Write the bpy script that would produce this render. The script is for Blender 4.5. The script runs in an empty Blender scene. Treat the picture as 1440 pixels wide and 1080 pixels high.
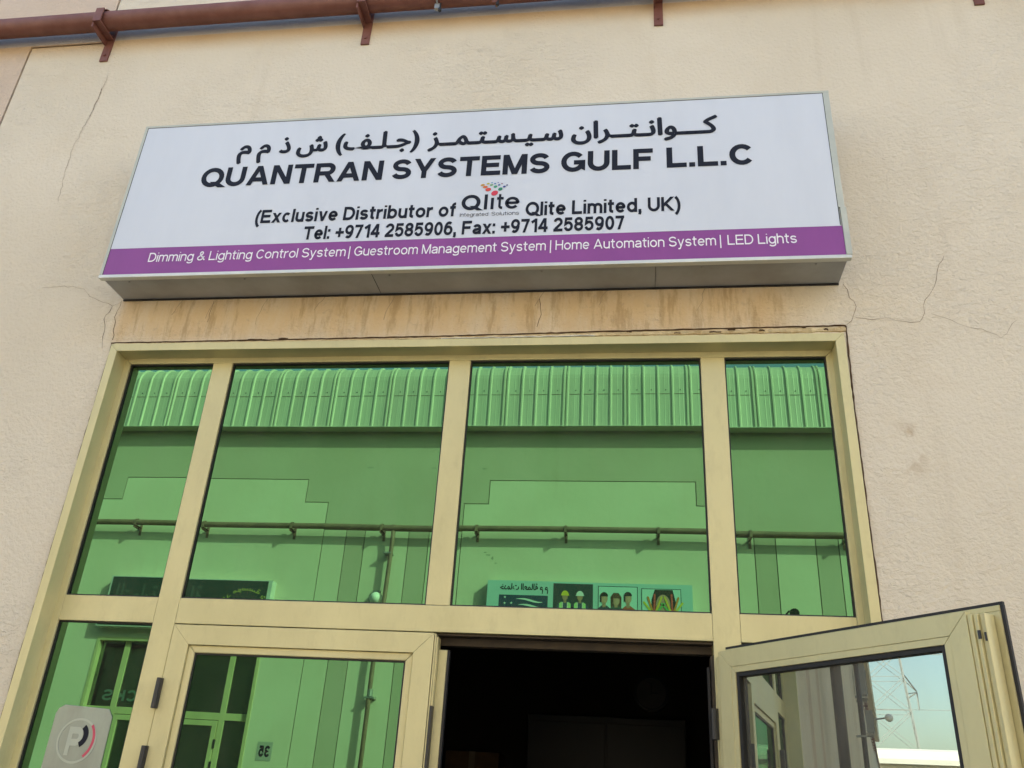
import bpy, bmesh, math, random
from mathutils import Vector, Matrix
random.seed(7)
R = math.radians
scene = bpy.context.scene
col = scene.collection

# ------------------------------------------------------------------ camera
cam_d = bpy.data.cameras.new('camera')
cam = bpy.data.objects.new('camera', cam_d)
col.objects.link(cam)
cam_d.sensor_width = 36.0
cam_d.lens = 1217.28 / 1440.0 * 36.0
cam_d.clip_start = 0.05
cam_d.clip_end = 2000
_r = Vector((0.9900508, 0.12915441, 0.05584402))
_u = Vector((0.00760382, -0.44539945, 0.89529968))
_b = Vector((0.1405048, -0.88596753, -0.44195015))
M = Matrix((_r, _u, _b)).transposed().to_4x4()
M.translation = Vector((0, -3.0, 1.6))
cam.matrix_world = M
scene.camera = cam

# ------------------------------------------------------------------ world, sun, exposure
SUN = Vector((1.5, 1.0, 1.15)).normalized()          # towards the sun, behind our building
EL = math.asin(SUN.z)
AZ = math.atan2(SUN.x, SUN.y)
w = bpy.data.worlds.new("World")
scene.world = w
w.use_nodes = True
nt = w.node_tree
sky = nt.nodes.new('ShaderNodeTexSky')
sky.sky_type = 'NISHITA'
sky.sun_disc = False
sky.sun_elevation = EL
sky.sun_rotation = AZ
sky.dust_density = 3.2
sky.air_density = 1.2
sky.ozone_density = 1.0
bg = nt.nodes['Background']
nt.links.new(sky.outputs[0], bg.inputs['Color'])
bg.inputs['Strength'].default_value = 0.15
sd = bpy.data.lights.new('sun', 'SUN')
sd.energy = 3.4
sd.angle = R(0.6)
sd.color = (1.0, 0.93, 0.83)
so = bpy.data.objects.new('sun', sd)
col.objects.link(so)
so.rotation_euler = (-SUN).to_track_quat('-Z', 'Y').to_euler()
scene.view_settings.view_transform = 'Standard'
scene.view_settings.look = 'None'
scene.view_settings.gamma = 1
scene.view_settings.exposure = 1.8
scene.cycles.max_bounces = 10
scene.cycles.diffuse_bounces = 5
scene.cycles.glossy_bounces = 6
scene.cycles.transparent_max_bounces = 12

# ------------------------------------------------------------------ materials
def mat(name, base, rough=0.6, metal=0.0, spec=0.5, var=0.0, vscale=4.0, bump=0.0, bscale=40.0, col2=None, stretch=(1, 1, 1), coat=0.0):
    m = bpy.data.materials.new(name)
    m.use_nodes = True
    t = m.node_tree
    b = t.nodes['Principled BSDF']
    b.inputs['Base Color'].default_value = (*base, 1)
    b.inputs['Roughness'].default_value = rough
    b.inputs['Metallic'].default_value = metal
    b.inputs['Specular IOR Level'].default_value = spec
    b.inputs['Coat Weight'].default_value = coat
    g = t.nodes.new('ShaderNodeNewGeometry')
    mp = t.nodes.new('ShaderNodeMapping')
    mp.inputs['Scale'].default_value = stretch
    t.links.new(g.outputs['Position'], mp.inputs['Vector'])
    if var > 0 or col2:
        n = t.nodes.new('ShaderNodeTexNoise')
        n.inputs['Scale'].default_value = vscale
        n.inputs['Detail'].default_value = 6
        n.inputs['Roughness'].default_value = 0.6
        t.links.new(mp.outputs[0], n.inputs['Vector'])
        r = t.nodes.new('ShaderNodeValToRGB')
        c2 = col2 if col2 else tuple(max(0, c * (1 - var)) for c in base)
        c1 = base if col2 else tuple(min(1, c * (1 + var)) for c in base)
        r.color_ramp.elements[0].position = 0.35
        r.color_ramp.elements[1].position = 0.65
        r.color_ramp.elements[0].color = (*c2, 1)
        r.color_ramp.elements[1].color = (*c1, 1)
        t.links.new(n.outputs['Fac'], r.inputs[0])
        t.links.new(r.outputs[0], b.inputs['Base Color'])
        ml = t.nodes.new('ShaderNodeMath')
        ml.operation = 'MULTIPLY_ADD'
        ml.inputs[1].default_value = 0.25
        ml.inputs[2].default_value = rough - 0.12
        t.links.new(n.outputs['Fac'], ml.inputs[0])
        t.links.new(ml.outputs[0], b.inputs['Roughness'])
    if bump > 0:
        n2 = t.nodes.new('ShaderNodeTexNoise')
        n2.inputs['Scale'].default_value = bscale
        n2.inputs['Detail'].default_value = 5
        t.links.new(mp.outputs[0], n2.inputs['Vector'])
        bp = t.nodes.new('ShaderNodeBump')
        bp.inputs['Strength'].default_value = bump
        bp.inputs['Distance'].default_value = 0.01
        t.links.new(n2.outputs['Fac'], bp.inputs['Height'])
        t.links.new(bp.outputs[0], b.inputs['Normal'])
    return m

def stucco(name, base, stains_and_skylight=False, relief=1.0):
    """rendered wall paint: mottled colour, trowel grain and lifted flakes in the relief; orange-brown bands under the pipe and sign, skylight painted in behind the pipe"""
    m = bpy.data.materials.new(name)
    m.use_nodes = True
    t = m.node_tree
    L = t.links.new
    b = t.nodes['Principled BSDF']
    b.inputs['Roughness'].default_value = 0.75
    b.inputs['Specular IOR Level'].default_value = 0.35
    g = t.nodes.new('ShaderNodeNewGeometry')
    def noise(scale, detail=5, rough=0.55, sc=None, dist=0.0):
        n = t.nodes.new('ShaderNodeTexNoise')
        n.inputs['Scale'].default_value = scale
        n.inputs['Detail'].default_value = detail
        n.inputs['Roughness'].default_value = rough
        n.inputs['Distortion'].default_value = dist
        if sc:
            mp = t.nodes.new('ShaderNodeMapping')
            mp.inputs['Scale'].default_value = sc
            L(g.outputs['Position'], mp.inputs['Vector'])
            L(mp.outputs[0], n.inputs['Vector'])
        else:
            L(g.outputs['Position'], n.inputs['Vector'])
        return n.outputs['Fac']
    def mix(f, a, c, blend='MIX'):
        x = t.nodes.new('ShaderNodeMix')
        x.data_type = 'RGBA'
        x.blend_type = blend
        for sock, v in ((x.inputs[0], f), (x.inputs[6], a), (x.inputs[7], c)):
            if isinstance(v, (tuple, float, int)):
                sock.default_value = (*v, 1) if isinstance(v, tuple) else v
            else:
                L(v, sock)
        return x.outputs[2]
    def rng(v, a, c, lo=0.0, hi=1.0):
        x = t.nodes.new('ShaderNodeMapRange')
        x.interpolation_type = 'SMOOTHSTEP'
        L(v, x.inputs[0])
        x.inputs[1].default_value = a
        x.inputs[2].default_value = c
        x.inputs[3].default_value = lo
        x.inputs[4].default_value = hi
        return x.outputs[0]
    def mul(a, c, op='MULTIPLY'):
        x = t.nodes.new('ShaderNodeMath')
        x.operation = op
        for s, v in ((x.inputs[0], a), (x.inputs[1], c)):
            if isinstance(v, (float, int)):
                s.default_value = v
            else:
                L(v, s)
        return x.outputs[0]
    big = noise(0.9, 4)
    mid = noise(6, 5)
    dark = tuple(c * k for c, k in zip(base, (0.94, 0.93, 0.91)))
    c = mix(rng(big, 0.35, 0.65), dark, base)
    c = mix(rng(mid, 0.5, 0.75, 0, 0.22), c, tuple(x * y for x, y in zip(base, (0.92, 0.86, 0.78))))
    runs = mul(rng(noise(3.2, 5, 0.6, (2.6, 2.6, 0.22)), 0.52, 0.74, 0, 0.20), rng(noise(1.1, 3), 0.42, 0.6))
    c = mix(runs, c, tuple(x * y for x, y in zip(base, (0.66, 0.60, 0.52))))
    chips = rng(noise(26, 4, 0.7), 0.735, 0.76, 0, 0.4)
    c = mix(chips, c, tuple(x * y for x, y in zip(base, (0.62, 0.52, 0.42))))
    speck = rng(noise(95, 2), 0.70, 0.78, 0, 0.22)
    c = mix(speck, c, tuple(x * 0.6 for x in base))
    if stains_and_skylight:
        sx = t.nodes.new('ShaderNodeSeparateXYZ')
        L(g.outputs['Position'], sx.inputs[0])
        X, Z = sx.outputs[0], sx.outputs[2]
        streak = noise(5, 6, 0.65, (2.2, 2.2, 0.6))
        box = mul(mul(rng(X, -2.19, -2.12), rng(X, 0.45, 0.72, 1, 0)), mul(rng(Z, 3.20, 3.30), rng(Z, 3.46, 3.62, 1, 0)))  # orange-brown streaked band between sign and frame
        wob = rng(streak, 0.25, 0.6, 0.45, 1.0)
        c = mix(mul(mul(box, wob), 0.85), c, (0.60, 0.435, 0.245))
        dk = mul(mul(box, rng(noise(8, 7, 0.7, (3.2, 3.2, 0.6)), 0.47, 0.66)), 0.62)
        c = mix(dk, c, (0.36, 0.245, 0.125))
        blot = mul(mul(box, rng(noise(30, 4, 0.6), 0.6, 0.72)), 0.45)
        c = mix(blot, c, (0.42, 0.33, 0.24))
        # orange band below the pipe; grey strip behind it paints in skylight
        orange_band = mul(rng(Z, 4.90, 5.03), rng(Z, 5.03, 5.042, 1, 0))
        c = mix(mul(orange_band, rng(big, 0.3, 0.7, 0.5, 0.95)), c, (0.52, 0.35, 0.19))
        skylit_strip = mul(rng(Z, 5.030, 5.042), rng(Z, 5.15, 5.17, 1, 0))
        c = mix(mul(skylit_strip, 0.85), c, (0.40, 0.37, 0.345))
        # rusty smear on the right of the frame
        sm = mul(mul(rng(X, 0.80, 0.88), rng(X, 0.93, 1.0, 1, 0)), mul(rng(Z, 2.66, 2.75), rng(Z, 2.84, 2.9, 1, 0)))
        c = mix(mul(sm, rng(noise(14, 4, 0.6, (1, 1, .6)), 0.5, 0.65, 0, 0.6)), c, (0.42, 0.30, 0.18))
    L(c, b.inputs['Base Color'])
    h1 = noise(58, 5, 0.6, None, 0.2)
    h2 = noise(9, 3)
    v = t.nodes.new('ShaderNodeTexNoise')
    v.inputs['Scale'].default_value = 16
    v.inputs['Detail'].default_value = 3
    v.inputs['Distortion'].default_value = 1.6
    mp = t.nodes.new('ShaderNodeMapping')
    mp.inputs['Scale'].default_value = (1.0, 1.0, 2.4)
    mp.inputs['Rotation'].default_value = (0, R(18), 0)
    L(g.outputs['Position'], mp.inputs['Vector'])
    L(mp.outputs[0], v.inputs['Vector'])
    flake = rng(v.outputs['Fac'], 0.55, 0.585)
    patch = rng(noise(1.6, 3), 0.42, 0.6)
    h = mul(mul(h1, 1.25 * relief), mul(mul(flake, patch), 0.38 * relief), 'ADD')
    h = mul(h, mul(h2, 0.5), 'ADD')
    bp = t.nodes.new('ShaderNodeBump')
    bp.inputs['Strength'].default_value = 0.7
    bp.inputs['Distance'].default_value = 0.008
    L(h, bp.inputs['Height'])
    L(bp.outputs[0], b.inputs['Normal'])
    return m

def glass(name, tint, through, fac, rough=0.0, wave=0.03, dust=0.055):
    """solar-control glass: a strong tinted mirror with a little tinted see-through"""
    m = bpy.data.materials.new(name)
    m.use_nodes = True
    t = m.node_tree
    L = t.links.new
    t.nodes.remove(t.nodes['Principled BSDF'])
    out = t.nodes['Material Output']
    gl = t.nodes.new('ShaderNodeBsdfGlossy')
    gl.inputs['Color'].default_value = (*tint, 1)
    gl.inputs['Roughness'].default_value = rough
    tr = t.nodes.new('ShaderNodeBsdfTransparent')
    tr.inputs['Color'].default_value = (*through, 1)
    mx = t.nodes.new('ShaderNodeMixShader')
    mx.inputs[0].default_value = fac
    L(tr.outputs[0], mx.inputs[1])
    L(gl.outputs[0], mx.inputs[2])
    g = t.nodes.new('ShaderNodeNewGeometry')
    # dust film: slight uneven greying
    n = t.nodes.new('ShaderNodeTexNoise')
    n.inputs['Scale'].default_value = 0.9
    n.inputs['Detail'].default_value = 1
    L(g.outputs['Position'], n.inputs['Vector'])
    bp = t.nodes.new('ShaderNodeBump')
    bp.inputs['Strength'].default_value = wave
    bp.inputs['Distance'].default_value = 0.02
    L(n.outputs['Fac'], bp.inputs['Height'])
    L(bp.outputs[0], gl.inputs['Normal'])
    d = t.nodes.new('ShaderNodeBsdfDiffuse')
    d.inputs['Color'].default_value = (0.45, 0.42, 0.36, 1)
    n3 = t.nodes.new('ShaderNodeTexNoise')
    n3.inputs['Scale'].default_value = 3.5
    n3.inputs['Distortion'].default_value = 0.8
    n3.inputs['Detail'].default_value = 6
    mp3 = t.nodes.new('ShaderNodeMapping')
    mp3.inputs['Scale'].default_value = (2.2, 2.2, 0.6)
    L(g.outputs['Position'], mp3.inputs['Vector'])
    L(mp3.outputs[0], n3.inputs['Vector'])
    r3 = t.nodes.new('ShaderNodeMapRange')
    L(n3.outputs['Fac'], r3.inputs[0])
    r3.inputs[1].default_value = 0.4
    r3.inputs[2].default_value = 0.9
    r3.inputs[3].default_value = dust * .3
    r3.inputs[4].default_value = dust
    m2 = t.nodes.new('ShaderNodeMixShader')
    L(r3.outputs[0], m2.inputs[0])
    L(mx.outputs[0], m2.inputs[1])
    L(d.outputs[0], m2.inputs[2])
    L(m2.outputs[0], out.inputs['Surface'])
    return m

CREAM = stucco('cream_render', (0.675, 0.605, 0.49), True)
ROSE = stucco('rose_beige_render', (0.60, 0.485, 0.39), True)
CREAM_FAR = stucco('far_cream_render', (0.60, 0.56, 0.43), False, 0.12)
ROSE_FAR = stucco('far_rose_render', (0.45, 0.41, 0.31), False, 0.12)
GROOVE = mat('groove_dark', (0.16, 0.12, 0.09), 0.9)
FOAM = mat('sealant_foam', (0.64, 0.54, 0.34), 0.8, var=0.25, vscale=22, bump=0.8, bscale=60, col2=(0.42, 0.30, 0.15))
CRACK = mat('crack_dark', (0.10, 0.06, 0.035), 0.95)
CRACKM = mat('crack_mid', (0.22, 0.155, 0.10), 0.95)
CRACKF = mat('crack_faint', (0.33, 0.26, 0.18), 0.95)
ALU = mat('champagne_aluminium', (0.57, 0.515, 0.28), 0.42, 0.2, var=0.07, vscale=4, stretch=(1, 1, 0.5), bump=0.05, bscale=90)
def grime(m, amount=0.20):
    t = m.node_tree
    L = t.links.new
    b = t.nodes['Principled BSDF']
    src = b.inputs['Base Color'].links[0].from_socket
    g = t.nodes.new('ShaderNodeNewGeometry')
    mp = t.nodes.new('ShaderNodeMapping')
    mp.inputs['Scale'].default_value = (7, 7, 3.0)
    L(g.outputs['Position'], mp.inputs['Vector'])
    n = t.nodes.new('ShaderNodeTexNoise')
    n.inputs['Scale'].default_value = 3
    n.inputs['Detail'].default_value = 9
    n.inputs['Roughness'].default_value = 0.7
    L(mp.outputs[0], n.inputs['Vector'])
    r = t.nodes.new('ShaderNodeMapRange')
    L(n.outputs['Fac'], r.inputs[0])
    r.inputs[1].default_value = 0.52
    r.inputs[2].default_value = 0.78
    r.inputs[3].default_value = 0
    r.inputs[4].default_value = amount
    x = t.nodes.new('ShaderNodeMix')
    x.data_type = 'RGBA'
    L(r.outputs[0], x.inputs[0])
    L(src, x.inputs[6])
    x.inputs[7].default_value = (0.22, 0.18, 0.10, 1)
    L(x.outputs[2], b.inputs['Base Color'])
grime(ALU)
ALU2 = mat('champagne_aluminium_inner', (0.52, 0.465, 0.25), 0.45, 0.2, var=0.07, vscale=7)
BROWN = mat('dark_brown_seal', (0.045, 0.032, 0.02), 0.7, var=0.3, vscale=20)  # dark brown for the strips under the transom and beside the opening
grime(ALU2, 0.3)
RUBBER = mat('black_gasket', (0.012, 0.011, 0.012), 0.6)
BLACKM = mat('black_hinge', (0.02, 0.02, 0.022), 0.45)
GREEN = glass('green_mirror_glass', (0.091, 0.232, 0.116), (0.05, 0.10, 0.06), 0.90)
CLEARG = glass('grey_green_glass', (0.37, 0.42, 0.36), (0.10, 0.14, 0.11), 0.82, wave=0.03, dust=0.30)
FARG = glass('far_shopfront_glass', (0.30, 0.36, 0.30), (0.10, 0.2, 0.12), 0.55)
RED = mat('red_oxide_paint', (0.145, 0.050, 0.036), 0.55, var=0.22, vscale=9, bump=0.15, bscale=70, col2=(0.19, 0.075, 0.055))
REDF = mat('far_pipe_paint', (0.20, 0.125, 0.085), 0.6, var=0.2, vscale=6)
SIGNF = mat('sign_white_acrylic', (0.59, 0.625, 0.695), 0.35, spec=0.4, var=0.03, vscale=1.6, stretch=(3, 1, 0.6))
PURPLE = mat('sign_purple_vinyl', (0.235, 0.055, 0.255), 0.4, spec=0.4, var=0.06, vscale=1.8, stretch=(3, 1, 0.6))
INK = mat('sign_dark_vinyl', (0.010, 0.012, 0.022), 0.6, spec=0.2)
WINK = mat('sign_white_vinyl', (0.80, 0.78, 0.84), 0.5)
TRIM = mat('sign_trim_metal', (0.60, 0.61, 0.57), 0.4, 0.3, var=0.08, vscale=6)
TRIMG = mat('sign_trim_grey_green', (0.46, 0.47, 0.40), 0.45, 0.2, var=0.08, vscale=6)
UNDER = mat('sign_underside_metal', (0.42, 0.43, 0.43), 0.6, 0.2, var=0.12, vscale=5, col2=(0.33, 0.33, 0.32))
GALV = mat('galvanised_steel', (0.32, 0.32, 0.31), 0.45, 0.6, var=0.15, vscale=20)
ASPH = mat('asphalt', (0.062, 0.060, 0.057), 0.9, var=0.2, vscale=2.5, bump=0.5, bscale=120)
PAVE = mat('concrete_paving', (0.40, 0.36, 0.30), 0.9, var=0.12, vscale=1.5, bump=0.4, bscale=60)
SAND = mat('sandy_ground', (0.38, 0.31, 0.22), 0.95, var=0.12, vscale=0.3)
ROOFM = mat('ribbed_roof_sheet', (0.57, 0.55, 0.44), 0.42, 0.15, var=0.08, vscale=1.5, col2=(0.47, 0.45, 0.36), stretch=(6, 1, 0.4))
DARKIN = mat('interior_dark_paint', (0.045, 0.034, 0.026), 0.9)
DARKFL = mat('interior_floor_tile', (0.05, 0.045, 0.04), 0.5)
BLACKP = mat('black_plastic', (0.015, 0.015, 0.018), 0.4)
CARD = mat('cardboard', (0.20, 0.115, 0.05), 0.85, var=0.15, vscale=8)
WHITEP = mat('white_paint', (0.75, 0.74, 0.70), 0.5)
STEELP = mat('brushed_silver_plate', (0.30, 0.35, 0.34), 0.33, 0.7, var=0.22, vscale=9, col2=(0.24, 0.27, 0.27), stretch=(1.2, 1.2, 0.5))
STEELR = mat('embossed_silver', (0.36, 0.41, 0.40), 0.4, 0.6)
REDV = mat('red_vinyl', (0.50, 0.055, 0.11), 0.4)
def flat(name, c, r=0.5):
    return mat(name, c, r)

# ------------------------------------------------------------------ mesh building
class MB:
    def __init__(s):
        s.v, s.f = [], []
    def add(s, vs, fs):
        k = len(s.v)
        s.v += [tuple(v) for v in vs]
        s.f += [tuple(i + k for i in f) for f in fs]
        return s
    def box(s, x0, x1, y0, y1, z0, z1):
        return s.add([(x0, y0, z0), (x1, y0, z0), (x1, y1, z0), (x0, y1, z0), (x0, y0, z1), (x1, y0, z1), (x1, y1, z1), (x0, y1, z1)],
                     [(0, 1, 5, 4), (1, 2, 6, 5), (2, 3, 7, 6), (3, 0, 4, 7), (4, 5, 6, 7), (3, 2, 1, 0)])
    def prism(s, poly, y0, y1):
        """polygon in x,z extruded from y0 to y1"""
        n = len(poly)
        a = sum(poly[i][0] * poly[(i + 1) % n][1] - poly[(i + 1) % n][0] * poly[i][1] for i in range(n))
        if a < 0:
            poly = poly[::-1]
        vs = [(x, y0, z) for x, z in poly] + [(x, y1, z) for x, z in poly]
        fs = [tuple(range(n)), tuple(range(2 * n - 1, n - 1, -1))]
        fs += [((i + 1) % n, i, n + i, n + (i + 1) % n) for i in range(n)]
        return s.add(vs, fs)
    def tube(s, pts, r, seg=12, cap=True):
        pts = [Vector(p) for p in pts]
        rings = []
        for i, p in enumerate(pts):
            d = (pts[min(i + 1, len(pts) - 1)] - pts[max(i - 1, 0)]).normalized()
            a = d.orthogonal().normalized() if i == 0 else (pa - d * pa.dot(d)).normalized()
            pa = a
            bb = d.cross(a)
            rr = r[i] if isinstance(r, (list, tuple)) else r
            rings.append([p + (a * math.cos(2 * math.pi * k / seg) + bb * math.sin(2 * math.pi * k / seg)) * rr for k in range(seg)])
        vs = [v for g in rings for v in g]
        fs = []
        for i in range(len(pts) - 1):
            for k in range(seg):
                k2 = (k + 1) % seg
                fs.append((i * seg + k, i * seg + k2, (i + 1) * seg + k2, (i + 1) * seg + k))
        if cap:
            fs.append(tuple(range(seg - 1, -1, -1)))
            fs.append(tuple((len(pts) - 1) * seg + k for k in range(seg)))
        return s.add(vs, fs)
    def cells(s, xs, zs, keep, y0, y1):
        """wall slab from a grid of cells; y0 = front face (towards -Y if y0<y1)"""
        nx, nz = len(xs) - 1, len(zs) - 1
        K = [[bool(keep((xs[i] + xs[i + 1]) / 2, (zs[j] + zs[j + 1]) / 2)) for j in range(nz)] for i in range(nx)]
        idx = {}
        def V(i, j, y):
            key = (i, j, y)
            if key not in idx:
                idx[key] = len(s.v)
                s.v.append((xs[i], y, zs[j]))
            return idx[key]
        for i in range(nx):
            for j in range(nz):
                if not K[i][j]:
                    continue
                s.f.append((V(i, j, y0), V(i + 1, j, y0), V(i + 1, j + 1, y0), V(i, j + 1, y0)))
                s.f.append((V(i, j + 1, y1), V(i + 1, j + 1, y1), V(i + 1, j, y1), V(i, j, y1)))
                if i == 0 or not K[i - 1][j]:
                    s.f.append((V(i, j, y1), V(i, j, y0), V(i, j + 1, y0), V(i, j + 1, y1)))
                if i == nx - 1 or not K[i + 1][j]:
                    s.f.append((V(i + 1, j, y0), V(i + 1, j, y1), V(i + 1, j + 1, y1), V(i + 1, j + 1, y0)))
                if j == 0 or not K[i][j - 1]:
                    s.f.append((V(i, j, y1), V(i + 1, j, y1), V(i + 1, j, y0), V(i, j, y0)))
                if j == nz - 1 or not K[i][j + 1]:
                    s.f.append((V(i, j + 1, y0), V(i + 1, j + 1, y0), V(i + 1, j + 1, y1), V(i, j + 1, y1)))
        return s
    def xf(s, fn):
        s.v = [tuple(fn(Vector(v))) for v in s.v]
        return s
    def obj(s, name, m, parent=None, smooth=False, bevel=0.0, fix=False):
        me = bpy.data.meshes.new(name)
        me.from_pydata(s.v, [], s.f)
        if fix:
            b = bmesh.new()
            b.from_mesh(me)
            bmesh.ops.recalc_face_normals(b, faces=b.faces)
            b.to_mesh(me)
            b.free()
        me.materials.append(m)
        if smooth:
            for p in me.polygons:
                p.use_smooth = len(p.vertices) == 4
        o = bpy.data.objects.new(name, me)
        col.objects.link(o)
        if parent:
            o.parent = parent
        if bevel:
            md = o.modifiers.new('bevel', 'BEVEL')
            md.width = bevel
            md.segments = 2
            md.limit_method = 'ANGLE'
        return o

def empty(name, loc=(0, 0, 0), rz=0.0):
    o = bpy.data.objects.new(name, None)
    col.objects.link(o)
    o.location = loc
    o.rotation_euler = (0, 0, rz)
    o.empty_display_size = 0.2
    return o
def tag(o, label=None, cat=None, group=None, kind=None):
    if label: o['label'] = label
    if cat: o['category'] = cat
    if group: o['group'] = group
    if kind: o['kind'] = kind
    return o
def copy_tree(o, parent=None):
    c = o.copy()
    col.objects.link(c)
    c.parent = parent
    for ch in list(o.children):
        copy_tree(ch, c)
    return c

# ------------------------------------------------------------------ stroke lettering (grotesque letterforms built from strokes)
def arc(cx, cy, rx, ry, a0, a1, n=None):
    n = n or max(3, int(abs(a1 - a0) / 15))
    return [(cx + rx * math.cos(R(a0 + (a1 - a0) * i / n)), cy + ry * math.sin(R(a0 + (a1 - a0) * i / n))) for i in range(n + 1)]
def glyph(ch, h):
    """returns (width, strokes, diagonals); strokes are centre polylines, diagonals are cut level"""
    C_, x_, D_ = 0.716, 0.53, -0.2
    T, X = C_ - h, x_ - h
    k = h * 0.9
    def W(w): return w, h, w - h, w / 2
    if ch in 'OQ':
        w, l, r, m = W(0.72)
        s = [arc(m, C_ / 2, r - m, C_ / 2 - k, 90, 450)]
        d = [(m + .06, .19, w + .0, -.03)] if ch == 'Q' else []
        return w, s, d
    if ch == '0':
        w, l, r, m = W(0.50); return w, [arc(m, C_ / 2, r - m, C_ / 2 - k, 90, 450)], []
    if ch == 'U':
        w, l, r, m = W(0.62); q = r - m
        return w, [[(l, C_)] + arc(m, k + q * .95, q, q * .95, 180, 360) + [(r, C_)]], []
    if ch == 'A':
        w, l, r, m = W(0.70); return w, [[(w * .2, .21), (w * .8, .21)]], [(h * 1.05, 0, m, C_), (w - h * 1.05, 0, m, C_)]
    if ch == 'N':
        w, l, r, m = W(0.61); return w, [[(l, 0), (l, C_)], [(r, 0), (r, C_)]], [(r - h * .1, 0, l + h * .1, C_)]
    if ch == 'T':
        w, l, r, m = W(0.60); return w, [[(0, T), (w, T)], [(m, 0), (m, C_ - h)]], []
    if ch in 'RP':
        w, l, r, m = W(0.64); q = (T - .33) / 2
        return w, [[(l, 0), (l, C_)], [(l, T), (r - q - .02, T)] + arc(r - q - .02, T - q, q, q, 90, -90) + [(l, .33)]], ([(w - h * .9, 0, w * .55, .33)] if ch == 'R' else [])
    if ch == 'S':
        w, l, r, m = W(0.60); q = (C_ - 2 * k) / 4; a = r - m
        return w, [arc(m, C_ - k - q, a * .95, q, 15, 265) [:-1] + arc(m, k + q, a, q, 88, -165)], []
    if ch == 'Y':
        w, l, r, m = W(0.66); return w, [[(m, 0), (m, .32)]], [(m, .25, h * 1.1, C_), (m, .25, w - h * 1.1, C_)]
    if ch == 'E':
        w, l, r, m = W(0.58); return w, [[(l, 0), (l, C_)], [(l, T), (w - .02, T)], [(l, C_ / 2 + .01), (w - .05, C_ / 2 + .01)], [(l, h), (w, h)]], []
    if ch == 'F':
        w, l, r, m = W(0.55); return w, [[(l, 0), (l, C_)], [(l, T), (w, T)], [(l, C_ / 2), (w - .06, C_ / 2)]], []
    if ch == 'L':
        w, l, r, m = W(0.53); return w, [[(l, 0), (l, C_)], [(l, h), (w, h)]], []
    if ch == 'I':
        w, l, r, m = W(2 * h); return w, [[(l, 0), (l, C_)]], []
    if ch == 'M':
        w, l, r, m = W(0.72); return w, [[(l, 0), (l, C_)], [(r, 0), (r, C_)]], [(m, 0, l + h * .2, C_), (m, 0, r - h * .2, C_)]
    if ch == 'H':
        w, l, r, m = W(0.60); return w, [[(l, 0), (l, C_)], [(r, 0), (r, C_)], [(l, .38), (r, .38)]], []
    if ch == 'K':
        w, l, r, m = W(0.66); return w, [[(l, 0), (l, C_)]], [(w - h * 1.1, 0, l + .1, .42), (l, .24, w - h * 1.2, C_)]
    if ch == 'D':
        w, l, r, m = W(0.64); q = (T - h) / 2
        return w, [[(l, 0), (l, C_)], [(l, T), (r - q, T)] + arc(r - q, C_ / 2, q, q, 90, -90) + [(l, h)]], []
    if ch == 'G':
        w, l, r, m = W(0.69); return w, [arc(m, C_ / 2, r - m, C_ / 2 - k, 38, 325) + [(r, .16), (r, .33), (m + .02, .33)]], []
    if ch == 'C':
        w, l, r, m = W(0.66); return w, [arc(m + .01, C_ / 2, r - m, C_ / 2 - k, 38, 322)], []
    if ch == '.':
        return 2.1 * h, [[(h, 0), (h, 2 * h)]], []
    if ch == ',':
        return 2.1 * h, [[(h, 0), (h, 2 * h)], [(h * 1.3, .03), (h * .7, -.13)]], []
    if ch == ':':
        return 2.1 * h, [[(h, 0), (h, 2 * h)], [(h, x_ - 2 * h), (h, x_)]], []
    if ch == '|':
        return .08, [[(.04, -.2), (.04, C_)]], []
    if ch == '(':
        return .26, [arc(.42, .26, .34, .5, 118, 242)], []
    if ch == ')':
        return .26, [arc(-.16, .26, .34, .5, 62, -62)], []
    if ch == '+':
        w = .5; return w, [[(0, .33), (w, .33)], [(w / 2, .08), (w / 2, .33 - h)], [(w / 2, .33 + h), (w / 2, .58)]], []
    if ch == '&':
        w, l, r, m = W(0.66)
        return w, [[(w - .02, h * .6), (.2, .50)] + arc(.31, .57, .115, C_ - .57 - k, 200, -40) + [(.16, .33)] + arc(.25, .185, .25 - l, .185 - k, 120, 300) + [(.5, .16), (w - .1, .33)]], []
    if ch == '1':
        w = .36; return w, [[(w - h, 0), (w - h, C_)], [(w - h, C_ - h * .9), (.04, .51)]], []
    if ch == '2':
        w, l, r, m = W(0.51); return w, [arc(m, C_ - k - .16, r - m, .16, 175, -35) + [(l + .02, h * 1.6)], [(0, h), (w, h)]], []
    if ch == '3':
        w, l, r, m = W(0.50); q = (C_ - 2 * k) / 4; return w, [arc(m, C_ - k - q, r - m, q, 165, -85)[:-1] + arc(m, k + q, r - m, q, 88, -165)], []
    if ch == '4':
        w, l, r, m = W(0.53); return w, [[(w * .72, 0), (w * .72, C_)], [(0, .21), (w, .21)]], [(h * .9, .2, w * .68, C_)]
    if ch == '5':
        w, l, r, m = W(0.51); return w, [[(w - .04, T), (l + .05, T), (l + .01, .36)] + arc(m, k + .19, r - m, .19, 130, -165)], []
    if ch in '69':
        w, l, r, m = W(0.51); q = r - m
        s = [arc(m, k + .185, q, .185, 90, 450), arc(m + .03, C_ / 2, q + .02, C_ / 2 - k, 55, 200)]
        if ch == '9':
            s = [[(w - a, C_ - b) for a, b in p] for p in s]
        return w, s, []
    if ch == '7':
        w = .49; return w, [[(0, T), (w - .01, T)]], [(.18, 0, w - h * 1.2, C_ - h)]
    if ch == '8':
        w, l, r, m = W(0.51); q = (C_ - 2 * k) / 4; return w, [arc(m, C_ - k - q * .95, (r - m) * .9, q * .95, 90, 450), arc(m, k + q * 1.03, r - m, q * 1.03, 90, 450)], []
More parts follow.
